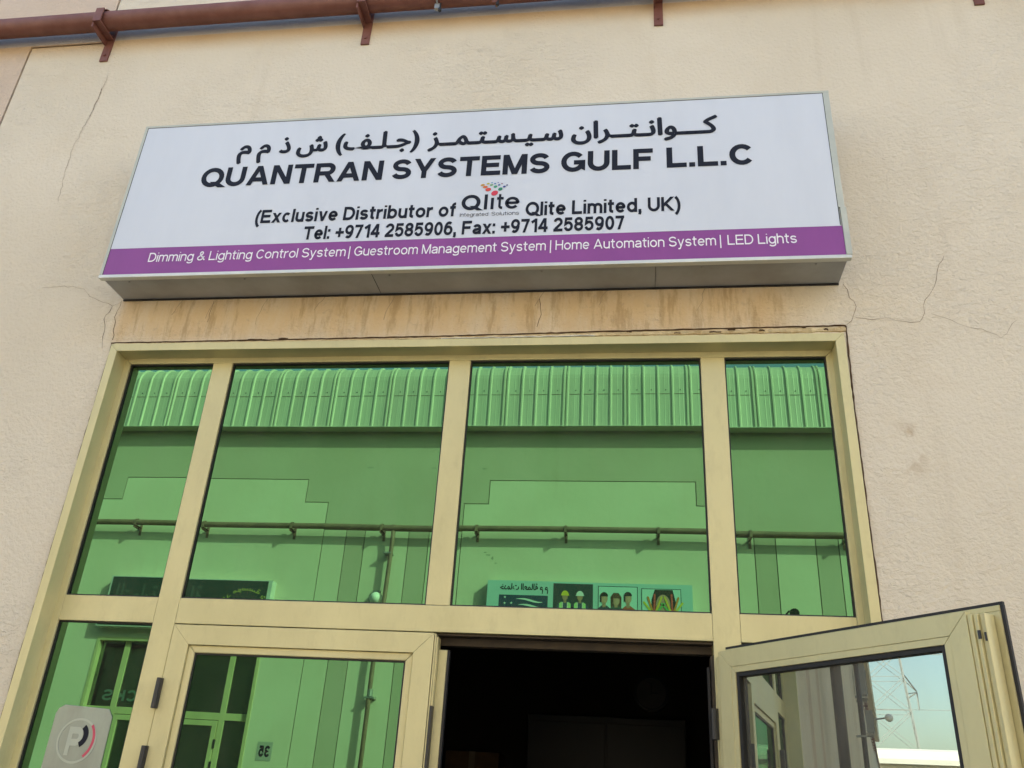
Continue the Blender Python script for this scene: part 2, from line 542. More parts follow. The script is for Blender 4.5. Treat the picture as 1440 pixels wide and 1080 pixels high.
    if ch == 'a':
        w, l, r, m = W(0.50); return w, [arc(m, X - .13 + h * .0, r - m - .01, .13, 160, 0) + [(r - .01, 0)], [(r, .31)] + arc(m - .02, .155, m - .02 - l, .155 - k + .0, 80, 300) + [(r, .14)]], []
    if ch in 'bdpqg':
        w, l, r, m = W(0.53); q = r - m
        o = [arc(m, x_ / 2, q, x_ / 2 - k, 90, 450)]
        if ch == 'b': o.append([(l, 0), (l, C_)])
        if ch == 'd': o.append([(r, 0), (r, C_)])
        if ch == 'p': o.append([(l, D_), (l, x_)])
        if ch == 'q': o.append([(r, D_), (r, x_)])
        if ch == 'g': o.append([(r, x_), (r, -.05)] + arc(m, -.05, q, .11 , 0, -160))
        return w, o, []
    if ch == 'c':
        w, l, r, m = W(0.49); return w, [arc(m + .01, x_ / 2, r - m, x_ / 2 - k, 45, 315)], []
    if ch == 'e':
        w, l, r, m = W(0.52); return w, [[(l, x_ / 2), (r, x_ / 2)] + arc(m, x_ / 2, r - m, x_ / 2 - k, 0, 320)], []
    if ch == 'f':
        w = .34; return w, [[(.15, 0), (.15, .56)] + arc(.29, .56, .14, C_ - k - .56 + .01, 180, 85), [(0, x_ - h * .8), (w - .03, x_ - h * .8)]], []
    if ch == 'h':
        w, l, r, m = W(0.49); return w, [[(l, 0), (l, C_)], [(l, .3)] + arc(m, X - .14 + .02, r - m, .14 - .0, 165, 0) + [(r, 0)]], []
    if ch == 'i':
        return 2 * h, [[(h, 0), (h, x_)], [(h, C_ - h * 1.3), (h, C_)]], []
    if ch == 'k':
        w, l, r, m = W(0.50); return w, [[(l, 0), (l, C_)]], [(w - h, 0, l + .08, .33), (l, .16, w - h, x_)]
    if ch == 'l':
        return 2 * h, [[(h, 0), (h, C_)]], []
    if ch == 'm':
        w, l, r, m = W(0.78); q = (r - m) / 2
        return w, [[(l, 0), (l, x_)], [(l, .3)] + arc((l + m) / 2, X - .12, q, .13, 165, 0) + [(m, 0)], [(m, .3)] + arc((m + r) / 2, X - .12, q, .13, 165, 0) + [(r, 0)]], []
    if ch == 'n':
        w, l, r, m = W(0.49); return w, [[(l, 0), (l, x_)], [(l, .3)] + arc(m, X - .13, r - m, .14, 165, 0) + [(r, 0)]], []
    if ch == 'o':
        w, l, r, m = W(0.54); return w, [arc(m, x_ / 2, r - m, x_ / 2 - k, 90, 450)], []
    if ch == 'r':
        w = .33; return w, [[(h, 0), (h, x_)], [(h, .3)] + arc(.33, .3, .33 - h, X - .3 + .01, 170, 90)], []
    if ch == 's':
        w, l, r, m = W(0.47); q = (x_ - 2 * k) / 4
        return w, [arc(m, x_ - k - q, (r - m) * .95, q, 15, 265)[:-1] + arc(m, k + q, r - m, q, 88, -165)], []
    if ch == 't':
        w = .33; return w, [[(.14, .68), (.14, .14)] + arc(.27, .14, .13, .14 - k, 180, 275), [(0, x_ - h * .8), (w - .01, x_ - h * .8)]], []
    if ch == 'u':
        w, l, r, m = W(0.49); return w, [[(r, 0), (r, x_)], [(l, x_)] + arc(m, k + .15, r - m, .15, 180, 345)], []
    if ch in 'vy':
        w, l, r, m = W(0.50)
        d = [(m, 0, h, x_), (m, 0, w - h, x_)]
        s = []
        if ch == 'y':
            d = [(m, 0, h, x_), (m - .085, -.2, w - h, x_)]
            s = [[(.04, D_ + h * .8), (m - .07, D_ + h * .8)]]
        return w, s, d
    if ch == 'x':
        w, l, r, m = W(0.51); return w, [], [(h, 0, w - h, x_), (w - h, 0, h, x_)]
    return .28, [], []
def lettering(text, x0, x1, base, cap, y, weight, name, m, parent, spacing=None, mirror=False, place=None):
    """a line of flat vinyl letters whose body runs x0..x1 in the plane y, facing -Y (mirror: facing +Y)"""
    hw = weight / 2
    items, pen = [], 0.0
    sb = spacing if spacing is not None else 0.098 - hw * .42
    for ch in text:
        if ch == ' ':
            pen += .26
            continue
        gw, st, dg = glyph(ch, hw)
        items.append((pen, st, dg))
        pen += gw + sb
    tot = pen - sb
    sx = (x1 - x0) / tot
    sz = cap / .716
    mb = MB()
    lift = 0
    sg = -1 if not mirror else 1
    def P(px, pz, q):
        X = x0 + px * sx if not mirror else x1 - px * sx
        return (X, y + sg * q, base + pz * sz)
    for off, st, dg in items:
        for k, pl in enumerate(st):
            q = 0.0 + 0.00012 * k
            n = len(pl)
            closed = n > 3 and abs(pl[0][0] - pl[-1][0]) < 1e-6 and abs(pl[0][1] - pl[-1][1]) < 1e-6
            lf, rt = [], []
            for i in range(n):
                if closed:
                    a, c = pl[(i - 1) % (n - 1)], pl[(i + 1) % (n - 1)]
                else:
                    a, c = pl[max(i - 1, 0)], pl[min(i + 1, n - 1)]
                p = pl[i]
                d1 = Vector((p[0] - a[0], p[1] - a[1]))
                d2 = Vector((c[0] - p[0], c[1] - p[1]))
                if d1.length < 1e-9: d1 = d2
                if d2.length < 1e-9: d2 = d1
                d1.normalize(); d2.normalize()
                t = (d1 + d2)
                t = t.normalized() if t.length > 1e-6 else d1
                nrm = Vector((-t.y, t.x))
                sc = 1 / max(.5, abs(nrm.dot(Vector((-d1.y, d1.x)))))
                lf.append((off + p[0] + nrm.x * hw * sc, p[1] + nrm.y * hw * sc))
                rt.append((off + p[0] - nrm.x * hw * sc, p[1] - nrm.y * hw * sc))
            for i in range(n - 1):
                quad = [rt[i], rt[i + 1], lf[i + 1], lf[i]]
                vs = [P(a, b_, q) for a, b_ in quad]
                mb.add(vs, [(0, 1, 2, 3) if not mirror else (3, 2, 1, 0)])
        for k, (xa, za, xb, zb) in enumerate(dg):
            q = 0.0004 + 0.00012 * k
            dx, dz = xb - xa, zb - za
            ww = hw * math.hypot(dx, dz) / max(abs(dz), .05) * .95
            ww = min(ww, hw * 1.7)
            quad = [(off + xa - ww, za), (off + xa + ww, za), (off + xb + ww, zb), (off + xb - ww, zb)]
            vs = [P(a, b_, q) for a, b_ in quad]
            fl = (0, 1, 2, 3) if (zb > za) != mirror else (3, 2, 1, 0)
            mb.add(vs, [fl])
    if place:
        mb.xf(place)
    return mb.obj(name, m, parent)
def arabic(text, x0, x1, base, height, y, name, m, parent, bold=0.0, mirror=False, place=None):
    """Arabic line from shaped letter forms (typed in visual order), meshed and thickened"""
    cu = bpy.data.curves.new('line', 'FONT')
    cu.body = text[::-1]
    cu.size = 1.0
    o = bpy.data.objects.new('line', cu)
    col.objects.link(o)
    bpy.context.view_layer.update()
    me = bpy.data.meshes.new_from_object(o.evaluated_get(bpy.context.evaluated_depsgraph_get()))
    vs = [v.co.copy() for v in me.vertices]
    fs = [tuple(p.vertices) for p in me.polygons]
    bpy.data.objects.remove(o)
    bpy.data.curves.remove(cu)
    mb = MB()
    if not vs:
        return mb.obj(name, m, parent)
    ax, bx = min(v.x for v in vs), max(v.x for v in vs)
    sx = (x1 - x0) / (bx - ax)
    sz = height
    shifts = [(0, 0)] if not bold else [(-bold, 0), (bold, 0), (0, -bold * .8), (0, bold * .8), (bold * .6, bold * .5), (-bold * .6, -bold * .5)]
    for q, (dx, dz) in enumerate(shifts):
        pts = []
        for v in vs:
            X = (v.x - ax) * sx + dx
            X = x0 + X if not mirror else x1 - X
            pts.append((X, y + (-1 if not mirror else 1) * q * .00015, base + v.y * sz + dz))
        mb.add(pts, fs)
    if place:
        mb.xf(place)
    return mb.obj(name, m, parent)

# ------------------------------------------------------------------ ground
YO = -10.10                       # face of the building opposite
g = MB().add([(-900, -900, -0.02), (900, -900, -0.02), (900, 900, -0.02), (-900, 900, -0.02)], [(0, 1, 2, 3)]).obj('ground', SAND)
tag(g, 'pale sandy ground around the industrial units', kind='structure')
g = MB().box(-58, 40, -8.3, -1.5, -0.2, 0.0).obj('road', ASPH)
tag(g, 'grey asphalt lane between the two rows of units', kind='structure')
g = MB().box(-58, 40, -1.5, -0.105, -0.2, 0.12).obj('pavement', PAVE)
tag(g, 'concrete pavement along the glazed shopfront', kind='structure')
g = MB().box(-58, 40, YO, -8.3, -0.2, 0.45).obj('raised_pavement', PAVE)
tag(g, 'raised concrete pavement along the units opposite', kind='structure')

# ------------------------------------------------------------------ our building
bld = empty('warehouse_building', (0, 0, 0))
tag(bld, 'beige rendered unit with champagne aluminium shopfront and green mirror glass', 'building')
WF = -0.105
OX0, OX1, OZ1 = -2.140, 0.762, 3.240
G = 0.012
PX0, PX1 = -3.10, 3.10
S1, S2 = 5.022, 5.43
xs = [PX0 + G / 2, -2.69 + G / 2, OX0, OX1, 2.69 - G / 2, PX1 - G / 2]
zs = [0.12, OZ1, S1 - G / 2, S2 - G / 2]
def keep_cream(x, z):
    if OX0 < x < OX1 and z < OZ1: return False
    if z > S1 - G / 2 and (x < -2.69 or x > 2.69): return False
    return True
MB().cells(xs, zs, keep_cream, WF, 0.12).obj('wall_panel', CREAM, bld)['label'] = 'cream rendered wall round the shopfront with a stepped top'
# rose render: above the step and the narrow strips beside it, then the next bays
MB().cells([PX0 - G / 2, -2.69 - G / 2, 2.69 + G / 2, PX1 + G / 2], [S1 + G / 2, S2 + G / 2, 6.6], lambda x, z: z > S2 or abs(x) > 2.69, WF, 0.12).obj('wall_panel', ROSE, bld)['label'] = 'rose beige render above the stepped joint'
MB().box(PX0 - .31, PX0 - G / 2, WF, 0.12, 0.12, S2 - .004).obj('wall_panel', ROSE, bld)['label'] = 'rose beige pilaster strip left of the joint'
MB().box(PX0 - .31, PX0 - G / 2 - .001, WF, 0.12, S2, 6.6).obj('wall_panel', ROSE, bld)
MB().box(PX1 + G / 2, PX1 + .31, WF, 0.12, 0.12, 6.6).obj('wall_panel', ROSE, bld)
MB().box(PX1 + .31 + G, 40, WF, 0.12, 0.12, 6.6).obj('wall_panel', CREAM, bld)
BK = MB()
BK.box(-58, OX0 - .05, -0.085, 0.11, 0.1, 6.55).box(OX1 + .05, 40, -0.085, 0.11, 0.1, 6.55).box(OX0 - .05, OX1 + .05, -0.085, 0.11, OZ1 + .06, 6.55)
BK.obj('joint_backing', GROOVE, bld)['label'] = 'dark recess seen in the joints between the wall panels'
x = PX0 - .31 - G
kk = 0
while x > -56:
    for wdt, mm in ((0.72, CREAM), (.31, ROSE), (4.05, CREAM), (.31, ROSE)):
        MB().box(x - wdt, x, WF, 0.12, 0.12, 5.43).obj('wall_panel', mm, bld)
        MB().box(x - wdt, x, WF, 0.12, 5.442, 6.6).obj('wall_panel', ROSE, bld)
        x -= wdt + G
XEND = x
# roof, eaves, rear
MB().box(XEND, 40, 0.12, 12, 6.3, 6.6).obj('roof', ROOFM, bld)
MB().box(XEND, 40, 11.8, 12, 0, 6.3).box(XEND, XEND + .2, .13, 11.8, 0, 6.3).box(39.8, 40, .13, 11.8, 0, 6.3).obj('rear_wall', CREAM_FAR, bld)

def ribbed_fascia(x0, x1, y, z0, name, parent, label, face=1, pitch=0.232, ground_dir=1):
    """curved-eave ribbed sheet; y = front plane, face=+1 looks to +Y, -1 looks to -Y"""
    prof = [(0.0, 0.0), (0.0, 0.58), (0.0, 0.87)]
    n = 7
    for i in range(1, n + 1):
        a = math.pi / 2 * i / n * .86
        prof.append((-(1 - math.cos(a)) * 0.36, 0.87 + math.sin(a) * 0.34))
    prof.append((prof[-1][0] - 0.5, prof[-1][1] + 0.09))
    prof.append((prof[-1][0] - 3.0, prof[-1][1] + 0.40))
    xsl = []
    k = 0
    x = x0
    while x < x1:
        xsl += [(x, 0), (x + pitch * .30, 0), (x + pitch * .34, .002), (x + pitch * .38, 0), (x + pitch * .58, 0), (x + pitch * .62, .002), (x + pitch * .66, 0), (x + pitch - .050, 0), (x + pitch - .036, .024), (x + pitch - .014, .024), (x + pitch, 0)]
        if k % 4 == 3:
            xsl += [(x + pitch + .012, 0), (x + pitch + .022, .024), (x + pitch + .042, .024), (x + pitch + .056, 0)]
            x += .07
        x += pitch
        k += 1
    vs, fs = [], []
    for (px, rise) in xsl:
        for i, (dy, dz) in enumerate(prof):
            if i < 3: ny, nz = 1, 0
            else:
                a = math.pi / 2 * min(i - 2, n) / n * .86
                ny, nz = math.cos(a), math.sin(a)
            crimp = 0.004 if i in (4, 6) else 0
            vs.append((px, y + face * (dy + ny * (rise - crimp)), z0 + dz + nz * rise))
    P = len(prof)
    for i in range(len(xsl) - 1):
        for j in range(P - 1):
            f = (i * P + j, (i + 1) * P + j, (i + 1) * P + j + 1, i * P + j + 1)
            fs.append(f if face < 0 else f[::-1])
    o = MB().add(vs, fs).obj(name, ROOFM, parent)
    if label: o['label'] = label
    return xsl
ribbed_fascia(XEND, 40, -0.35, 6.62, 'roof_fascia', bld, 'ribbed metal fascia along the eaves', face=-1)
MB().box(XEND, 40, -0.34, 0.4, 6.602, 6.615).obj('soffit', CREAM_FAR, bld)

# --- interior
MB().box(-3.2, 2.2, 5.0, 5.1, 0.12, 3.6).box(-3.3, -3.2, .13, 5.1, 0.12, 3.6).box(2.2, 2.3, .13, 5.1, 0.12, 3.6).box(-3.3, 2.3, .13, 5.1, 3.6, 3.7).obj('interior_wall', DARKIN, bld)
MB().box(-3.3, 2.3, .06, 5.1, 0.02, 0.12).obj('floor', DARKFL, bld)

# --- shopfront frame
fr = MB()
FX0, FX1, FZ1 = -2.140, 0.760, 3.237
fl = 0.033
# outer flange + reveal as one mitred profile per side
def frame_side(a, b, c, d, ya, yb):
    """prism between outer edge a-b and inner edge c-d (x,z pairs)"""
    return MB().prism([a, b, d, c], ya, yb)
ZB = 0.12
frame_side((FX0, ZB), (FX0, FZ1), (FX0 + fl, ZB), (FX0 + fl, FZ1 - fl), -0.118, 0.06).obj('window_frame', ALU, bld, bevel=.0015, fix=True)
shop = bpy.context.scene.objects['window_frame']
shop['label'] = 'outer champagne aluminium frame of the shopfront'
frame_side((FX0 + .0006, FZ1), (FX1 - .0006, FZ1), (FX0 + fl + .0006, FZ1 - fl), (FX1 - fl - .0006, FZ1 - fl), -0.118, 0.06).obj('head_frame', ALU, shop, bevel=.0015, fix=True)
frame_side((FX1, ZB), (FX1, FZ1), (FX1 - fl, ZB), (FX1 - fl, FZ1 - fl), -0.118, 0.06).obj('jamb', ALU, shop, bevel=.0015, fix=True)
_before = set(bpy.data.objects)
# inner frame, its front face in the plane of the mullions
MB().prism([(-2.16, ZB), (-2.16, 3.25), (-2.1135, 3.2045), (-2.1135, ZB)], 0, 0.075).obj('inner_frame', ALU, shop, bevel=.0015, fix=True)
MB().prism([(0.765, ZB), (0.765, 3.25), (0.7145, 3.2045), (0.7145, ZB)], 0, 0.075).obj('inner_frame', ALU, shop, bevel=.0015, fix=True)
MB().prism([(-2.1585, 3.2505), (0.7635, 3.2505), (0.7140, 3.205), (-2.113, 3.205)], 0, 0.075).obj('inner_frame', ALU, shop, bevel=.0015, fix=True)
ML = [(-1.7385, -1.6545), (-0.734, -0.648), (0.2505, 0.340)]
TZ0, TZ1 = 2.140, 2.232
def bar(x0, x1, z0, z1, name, y0=0.0, y1=0.075, m=ALU, par=None, bev=.0015):
    return MB().box(x0, x1, y0, y1, z0, z1).obj(name, m, par or shop, bevel=bev)
bar(-1.7385, -1.6545, ZB, 3.2045, 'mullion')
bar(-0.734, -0.648, TZ1 + .0008, 3.2045, 'mullion')
bar(0.2505, 0.340, ZB, 3.2045, 'mullion')
bar(-2.1128, -1.7393, TZ0, TZ1, 'transom', .0005)
bar(-1.6537, 0.2497, TZ0 + .001, TZ1, 'transom', .0005)
bar(0.3408, 0.7138, TZ0, TZ1, 'transom', .0005)
bar(-2.1128, -1.7393, ZB, .24, 'bottom_rail', .0005)
bar(0.3408, 0.7138, ZB, .24, 'bottom_rail', .0005)
bar(-0.690, 0.2497, 2.106, 2.1385, 'head_stop', .060, .10, BROWN)
bar(-0.683, 0.2497, 2.1315, 2.1388, 'head_seal', .012, .0595, BROWN)
bar(-1.6537, 0.2497, ZB, .14, 'threshold', .0, .10, ALU2)
# panes with gaskets
PANES = [(-2.113, -1.739, 2.2325, 3.2045), (-1.654, -0.7345, 2.2325, 3.2045), (-0.6475, 0.250, 2.2325, 3.2045), (0.3405, 0.714, 2.2325, 3.2045),
         (-2.113, -1.739, 0.2405, 2.1395), (0.3405, 0.714, 0.2405, 2.1395)]
tilt = [(0.05, -0.1), (0.0, 0.0), (0.03, 0.06), (-0.05, -0.05), (0.05, 0.05), (0, 0)]
def gasket_ring(x0, x1, z0, z1, y0, y1, g, parent, m=RUBBER):
    b = MB()
    b.box(x0, x0 + g, y0, y1, z0, z1).box(x1 - g, x1, y0, y1, z0, z1).box(x0 + g, x1 - g, y0 + .0003, y1, z1 - g, z1).box(x0 + g, x1 - g, y0 + .0003, y1, z0, z0 + g)
    return b.obj('gasket', m, parent)
for (a, b, c, d), (tx, tz) in zip(PANES, tilt):
    cx, cz = (a + b) / 2, (c + d) / 2
    o = MB().box(a - cx - .004, b - cx + .004, 0, .006, c - cz - .004, d - cz + .004).obj('window_pane', GREEN, bld)
    o.location = (cx, .016, cz)
    o.rotation_euler = (R(tx), 0, R(tz))
    gasket_ring(a + .0003, b - .0003, c + .0003, d - .0003, .008, .0155, .0045, shop)

# --- doors
def mitred(x0, x1, z0, z1, wd, y0, y1, names, m, par, gap=.0003, bev=.0009):
    A, B, C_, D = (x0, z0), (x1, z0), (x1, z1), (x0, z1)
    a, b, c, d = (x0 + wd, z0 + wd), (x1 - wd, z0 + wd), (x1 - wd, z1 - wd), (x0 + wd, z1 - wd)
    g_ = gap
    for nm, poly in (('stile', [A, (a[0], a[1]), (d[0], d[1]), D]), ('stile', [B, C_, c, b]),
                     (names, [(D[0] + g_ * 2, D[1]), (d[0] + g_ * 2, d[1]), (c[0] - g_ * 2, c[1]), (C_[0] - g_ * 2, C_[1])]),
                     (names, [(A[0] + g_ * 2, A[1]), (B[0] - g_ * 2, B[1]), (b[0] - g_ * 2, b[1]), (a[0] + g_ * 2, a[1])])):
        MB().prism(poly, y0, y1).obj(nm, m, par, bevel=bev, fix=True)
# left leaf, closed
dl = MB().prism([(-1.6515, .145), (-.6925, .145), (-.6925, 2.136), (-1.6515, 2.136)], .052, .053)
dl = MB().box(-1.6515, -1.60, .045, .052, .15, 2.13).obj('door', ALU2, bld)
dl['label'] = 'closed left door leaf with green mirror glass'
mitred(-1.6512, -.6915, .145, 2.1365, .068, -.004, .0445, 'rail', ALU, dl)
mitred(-1.5828, -.7602, .2135, 2.068, .026, .005, .040, 'bead', ALU, dl, bev=.003)
gasket_ring(-1.556, -.787, .241, 2.0415, .010, .0155, .005, dl)
MB().box(-1.562, -.781, .016, .022, .235, 2.047).obj('pane', GREEN, dl)
MB().box(-.689, -.684, -.002, .040, .145, 2.134).obj('edge_strip', ALU2, dl)
MB().box(-.6836, -.678, .004, .05, .145, 2.125).obj('edge_strip', ALU, dl)
MB().box(-.6775, -.648, .030, .060, .145, 2.086).obj('meeting_stile', ALU2, dl, bevel=.001)
MB().box(-.6475, -.640, .034, .056, .145, 2.086).obj('gasket', RUBBER, dl)
MB().box(-.6845, -.6765, -.0035, .028, 1.70, 1.90).obj('latch', BLACKM, dl)
for z in (1.90, 1.68, .6):
    hb = MB().box(-1.664, -1.644, -.016, -.004, z - .05, z + .05).tube([(-1.654, -.018, z - .05), (-1.654, -.018, z + .05)], .009, 8)
    hb.obj('hinge', BLACKM, dl, bevel=.001)
# right leaf, opened outwards past the frame
leaf = MB().box(.004, .0145, .0, .05, .145, 2.08).obj('door', ALU2, bld)
leaf.location = (.25, -.045, 0)
leaf.rotation_euler = (0, 0, R(-52))
leaf['label'] = 'open right door leaf swung out past the frame, seen from its inner face'
mitred(.015, .882, .155, 2.098, .052, .0, .045, 'rail', ALU, leaf)
mitred(.0672, .8298, .2072, 2.0458, .018, .0015, .040, 'bead', ALU, leaf, gap=.0004)
gasket_ring(.0854, .8116, .2254, 2.0276, .006, .021, .012, leaf)
MB().box(.078, .818, .022, .028, .22, 2.034).obj('pane', CLEARG, leaf)
# exterior flange, free edge profile and weather strip
b_ = MB().box(.0, .942, .0455, .055, .145, .16).box(.0, .942, .0455, .055, 2.0985, 2.112).box(.8828, .942, .0455, .055, .1605, 2.098)
b_.obj('outer_flange', ALU2, leaf, bevel=.001)
for (xa, xb, ya, yb, mm) in ((.8826, .8890, .003, .044, ALU), (.8893, .896, .0, .044, ALU), (.8963, .905, .006, .044, ALU), (.9053, .9095, .002, .044, ALU), (.9098, .922, .010, .044, ALU2), (.9223, .926, .006, .044, ALU)):
    MB().box(xa, xb, ya, yb, .16, 2.090).obj('edge_strip', mm, leaf, bevel=.0015)
MB().box(-.002, .95, .0485, .0565, 2.1125, 2.120).box(.9425, .9505, .0485, .0565, .145, 2.112).obj('weather_strip', RUBBER, leaf)
MB().box(.904, .911, .0, .0035, 2.03, 2.05).box(.917, .922, .006, .0118, 2.025, 2.045).obj('latch', BLACKM, leaf)
for z in (1.88, 1.64, .6):
    MB().box(-.018, .004, -.012, .008, z - .045, z + .045).tube([(-.006, -.012, z - .045), (-.006, -.012, z + .045)], .008, 8).obj('hinge', BLACKM, leaf)
MB().tube([(.85, -.001, 1.0), (.85, -.05, 1.0), (.85, -.05, 1.28), (.85, -.001, 1.28)], .011, 10).obj('handle', BLACKM, leaf)
# right opening: gasketed stop on the mullion
MB().box(.2405, .2502, .012, .07, .14, 2.095).obj('door_stop', BROWN, shop)
MB().box(.228, .2358, .026, .045, .14, 2.06).obj('gasket', RUBBER, shop)

# the inner frame system sits 45 mm forward in its opening and is made 1.5 % under the nominal sizes above
FIT = Matrix.Translation((0, -.045, .024)) @ Matrix.Scale(.985, 4)
def refit(objs):
    for o in objs:
        if o.type != 'MESH' or o.parent == leaf:
            continue
        if o.name.startswith('window_pane') or o == leaf:
            o.location = FIT @ o.location
            o.scale = (.985, .985, .985)
        else:
            o.data.transform(FIT)
refit(set(bpy.data.objects) - _before)

# --- sealant and dirty gap round the frame
def ragged(pts, w0, w1, y, seed, name, m, label=None, th=.006, sub=6):
    """irregular strip following pts in x,z"""
    rnd = random.Random(seed)
    P = []
    for (a, b) in zip(pts[:-1], pts[1:]):
        L_ = math.hypot(b[0] - a[0], b[1] - a[1])
        n = max(2, int(L_ / .02) if sub else 2)
        for i in range(n):
            P.append((a[0] + (b[0] - a[0]) * i / n, a[1] + (b[1] - a[1]) * i / n))
    P.append(pts[-1])
    lf, rt = [], []
    for i, p in enumerate(P):
        a, b = P[max(i - 1, 0)], P[min(i + 1, len(P) - 1)]
        d = Vector((b[0] - a[0], b[1] - a[1])).normalized()
        n = Vector((-d.y, d.x))
        wl = rnd.uniform(w0, w1)
        wr = rnd.uniform(w0, w1)
        lf.append((p[0] + n.x * wl, p[1] + n.y * wl))
        rt.append((p[0] - n.x * wr, p[1] - n.y * wr))
    mb = MB()
    vs, fs = [], []
    for i in range(len(P)):
        yy = y - rnd.uniform(0, th * .5)
        vs += [(lf[i][0], y + .004, lf[i][1]), (lf[i][0] * .7 + rt[i][0] * .3, yy, lf[i][1] * .7 + rt[i][1] * .3), (lf[i][0] * .3 + rt[i][0] * .7, yy, lf[i][1] * .3 + rt[i][1] * .7), (rt[i][0], y + .004, rt[i][1])]
    for i in range(len(P) - 1):
        for j in range(3):
            fs.append((i * 4 + j, i * 4 + j + 1, (i + 1) * 4 + j + 1, (i + 1) * 4 + j))
    mb.add(vs, fs)
    o = mb.obj(name, m, bld, fix=True)
    if label: o['label'] = label
    return o
ragged([(-2.145, 3.241), (-.8, 3.244), (-.2, 3.248), (.77, 3.252)], .003, .007, -.1085, 1, 'sealant', FOAM, 'crumbling sealant along the top of the frame')
ragged([(-.7, 3.248), (-.1, 3.252), (.77, 3.259)], .006, .013, -.108, 2, 'sealant', FOAM, 'yellow foam filler swelling above the frame on the right')
ragged([(-2.15, 3.247), (-1.4, 3.251), (-.7, 3.2555), (-.1, 3.265), (.772, 3.274)], .0012, .0035, -.110, 3, 'crack', CRACK, 'dark gap between lintel render and frame')
ragged([(-2.1445, .14), (-2.1435, 1.6), (-2.1445, 3.24)], .0015, .004, -.110, 4, 'crack', CRACK, 'dark gap along the left of the frame')
ragged([(.7645, 2.0), (.7645, 2.9), (.772, 3.27)], .0015, .0045, -.110, 5, 'crack', CRACK, 'dark gap along the right of the frame')
for (x, z, w_, h_) in ((.30, 3.252, .022, .008), (.36, 3.262, .014, .006), (.62, 3.268, .010, .007), (.70, 3.256, .008, .007), (.16, 3.2505, .012, .004), (-.02, 3.26, .01, .005), (.47, 3.257, .010, .005), (-1.52, 3.252, .03, .005), (-1.40, 3.254, .02, .004)):
    ragged([(x - w_, z), (x - w_ * .3, z + h_ * .3), (x + w_, z - h_ * .1)], h_ * .2, h_ * .6, -.1125, int(x * 100) + 900, 'crack', CRACK)
ragged([(-.75, 3.2425), (-.3, 3.245), (-.15, 3.246)], .001, .004, -.1135, 8, 'sealant', WHITEP, 'smear of white filler on the frame top')
# hairline cracks
def crack(pts, wd, seed, m=CRACK, jitter=.006):
    rnd = random.Random(seed)
    P = []
    for a, b in zip(pts[:-1], pts[1:]):
        L_ = math.hypot(b[0] - a[0], b[1] - a[1])
        n = max(2, int(L_ / .022))
        for i in range(n):
            t = i / n
            P.append((a[0] + (b[0] - a[0]) * t + rnd.uniform(-jitter, jitter), a[1] + (b[1] - a[1]) * t + rnd.uniform(-jitter, jitter)))
    P.append(pts[-1])
    vs, fs = [], []
    for i, p in enumerate(P):
        a, b = P[max(i - 1, 0)], P[min(i + 1, len(P) - 1)]
        d = Vector((b[0] - a[0], b[1] - a[1])).normalized()
        n = Vector((-d.y, d.x)) * wd * rnd.uniform(.35, 1.0)
        vs += [(p[0] + n.x, WF - .0012, p[1] + n.y), (p[0] - n.x, WF - .0012, p[1] - n.y)]
    for i in range(len(P) - 1):
        fs.append((i * 2, i * 2 + 1, i * 2 + 3, i * 2 + 2))
    return MB().add(vs, fs).obj('crack', m, bld, fix=True)
crack([(-2.555, 3.53), (-2.455, 3.534), (-2.386, 3.529), (-2.337, 3.498), (-2.24, 3.449), (-2.197, 3.427), (-2.160, 3.447)], .0011, 11, CRACKF)
crack([(-2.197, 3.427), (-2.215, 3.361), (-2.199, 3.309), (-2.185, 3.223)], .0014, 12)
crack([(-2.160, 3.452), (-2.167, 3.377), (-2.150, 3.262)], .0014, 13)
crack([(0.786, 3.454), (0.801, 3.397), (0.821, 3.353), (0.806, 3.313), (0.775, 3.277)], .0013, 14, CRACKM)
crack([(0.806, 3.313), (0.865, 3.303), (0.952, 3.295), (1.029, 3.281), (1.05, 3.323), (1.066, 3.384), (1.095, 3.414), (1.132, 3.508), (1.16, 3.571)], .0011, 15, CRACKM)
crack([(1.079, 3.319), (1.192, 3.266), (1.303, 3.214), (1.364, 3.286)], .001, 16, CRACKF)
crack([(-2.606, 4.786), (-2.61, 4.653), (-2.632, 4.47), (-2.653, 4.294), (-2.644, 4.143), (-2.627, 3.997)], .0014, 17, CRACKF)
crack([(-2.607, 4.70), (-2.612, 4.62), (-2.624, 4.52)], .0016, 18)
for x in (-1.745, -1.52, -.98, -.372, -1.28, -.12, .25, -1.9):
    ln = random.uniform(.06, .16)
    crack([(x + .02, 3.45), (x + random.uniform(-.01, .01), 3.45 - ln * .5), (x - .015, 3.45 - ln)], .0013, int(x * 50) + 300, CRACKF, .005)
crack([(-.372, 3.42), (-.365, 3.35), (-.375, 3.29)], .0013, 33)
crack([(-1.742, 3.44), (-1.752, 3.38), (-1.748, 3.34)], .0015, 34)

# ------------------------------------------------------------------ sign board
sg = empty('sign_board', (-.69, -.2, 3.46))
tag(sg, 'white sign board box with purple band fixed above the shopfront', 'sign')
def SP(o):
    o.matrix_parent_inverse = Matrix.Translation((.69, .2, -3.46))
    return o
SX0, SX1, SZ0, SZ1, SY = -2.163, 0.778, 3.456, 4.260, -.283
ub = MB().box(SX0 + .012, SX1 - .012, SY + .004, WF - .0015, SZ0 + .001, SZ1 - .002)
SP(ub.obj('cabinet', UNDER, sg))
for jx in (.08, -1.02):
    SP(MB().box(jx, jx + .0015, SY + .024, WF - .01, SZ0 - .0004, SZ0 + .0015).obj('joint', BLACKP, sg))
for jx in (-2.05, -1.55, -.95, -.35, .25, .66):
    SP(MB().tube([(jx, SY + .04, SZ0 + .001), (jx, SY + .04, SZ0 - .002)], .004, 8).obj('screw', GALV, sg))
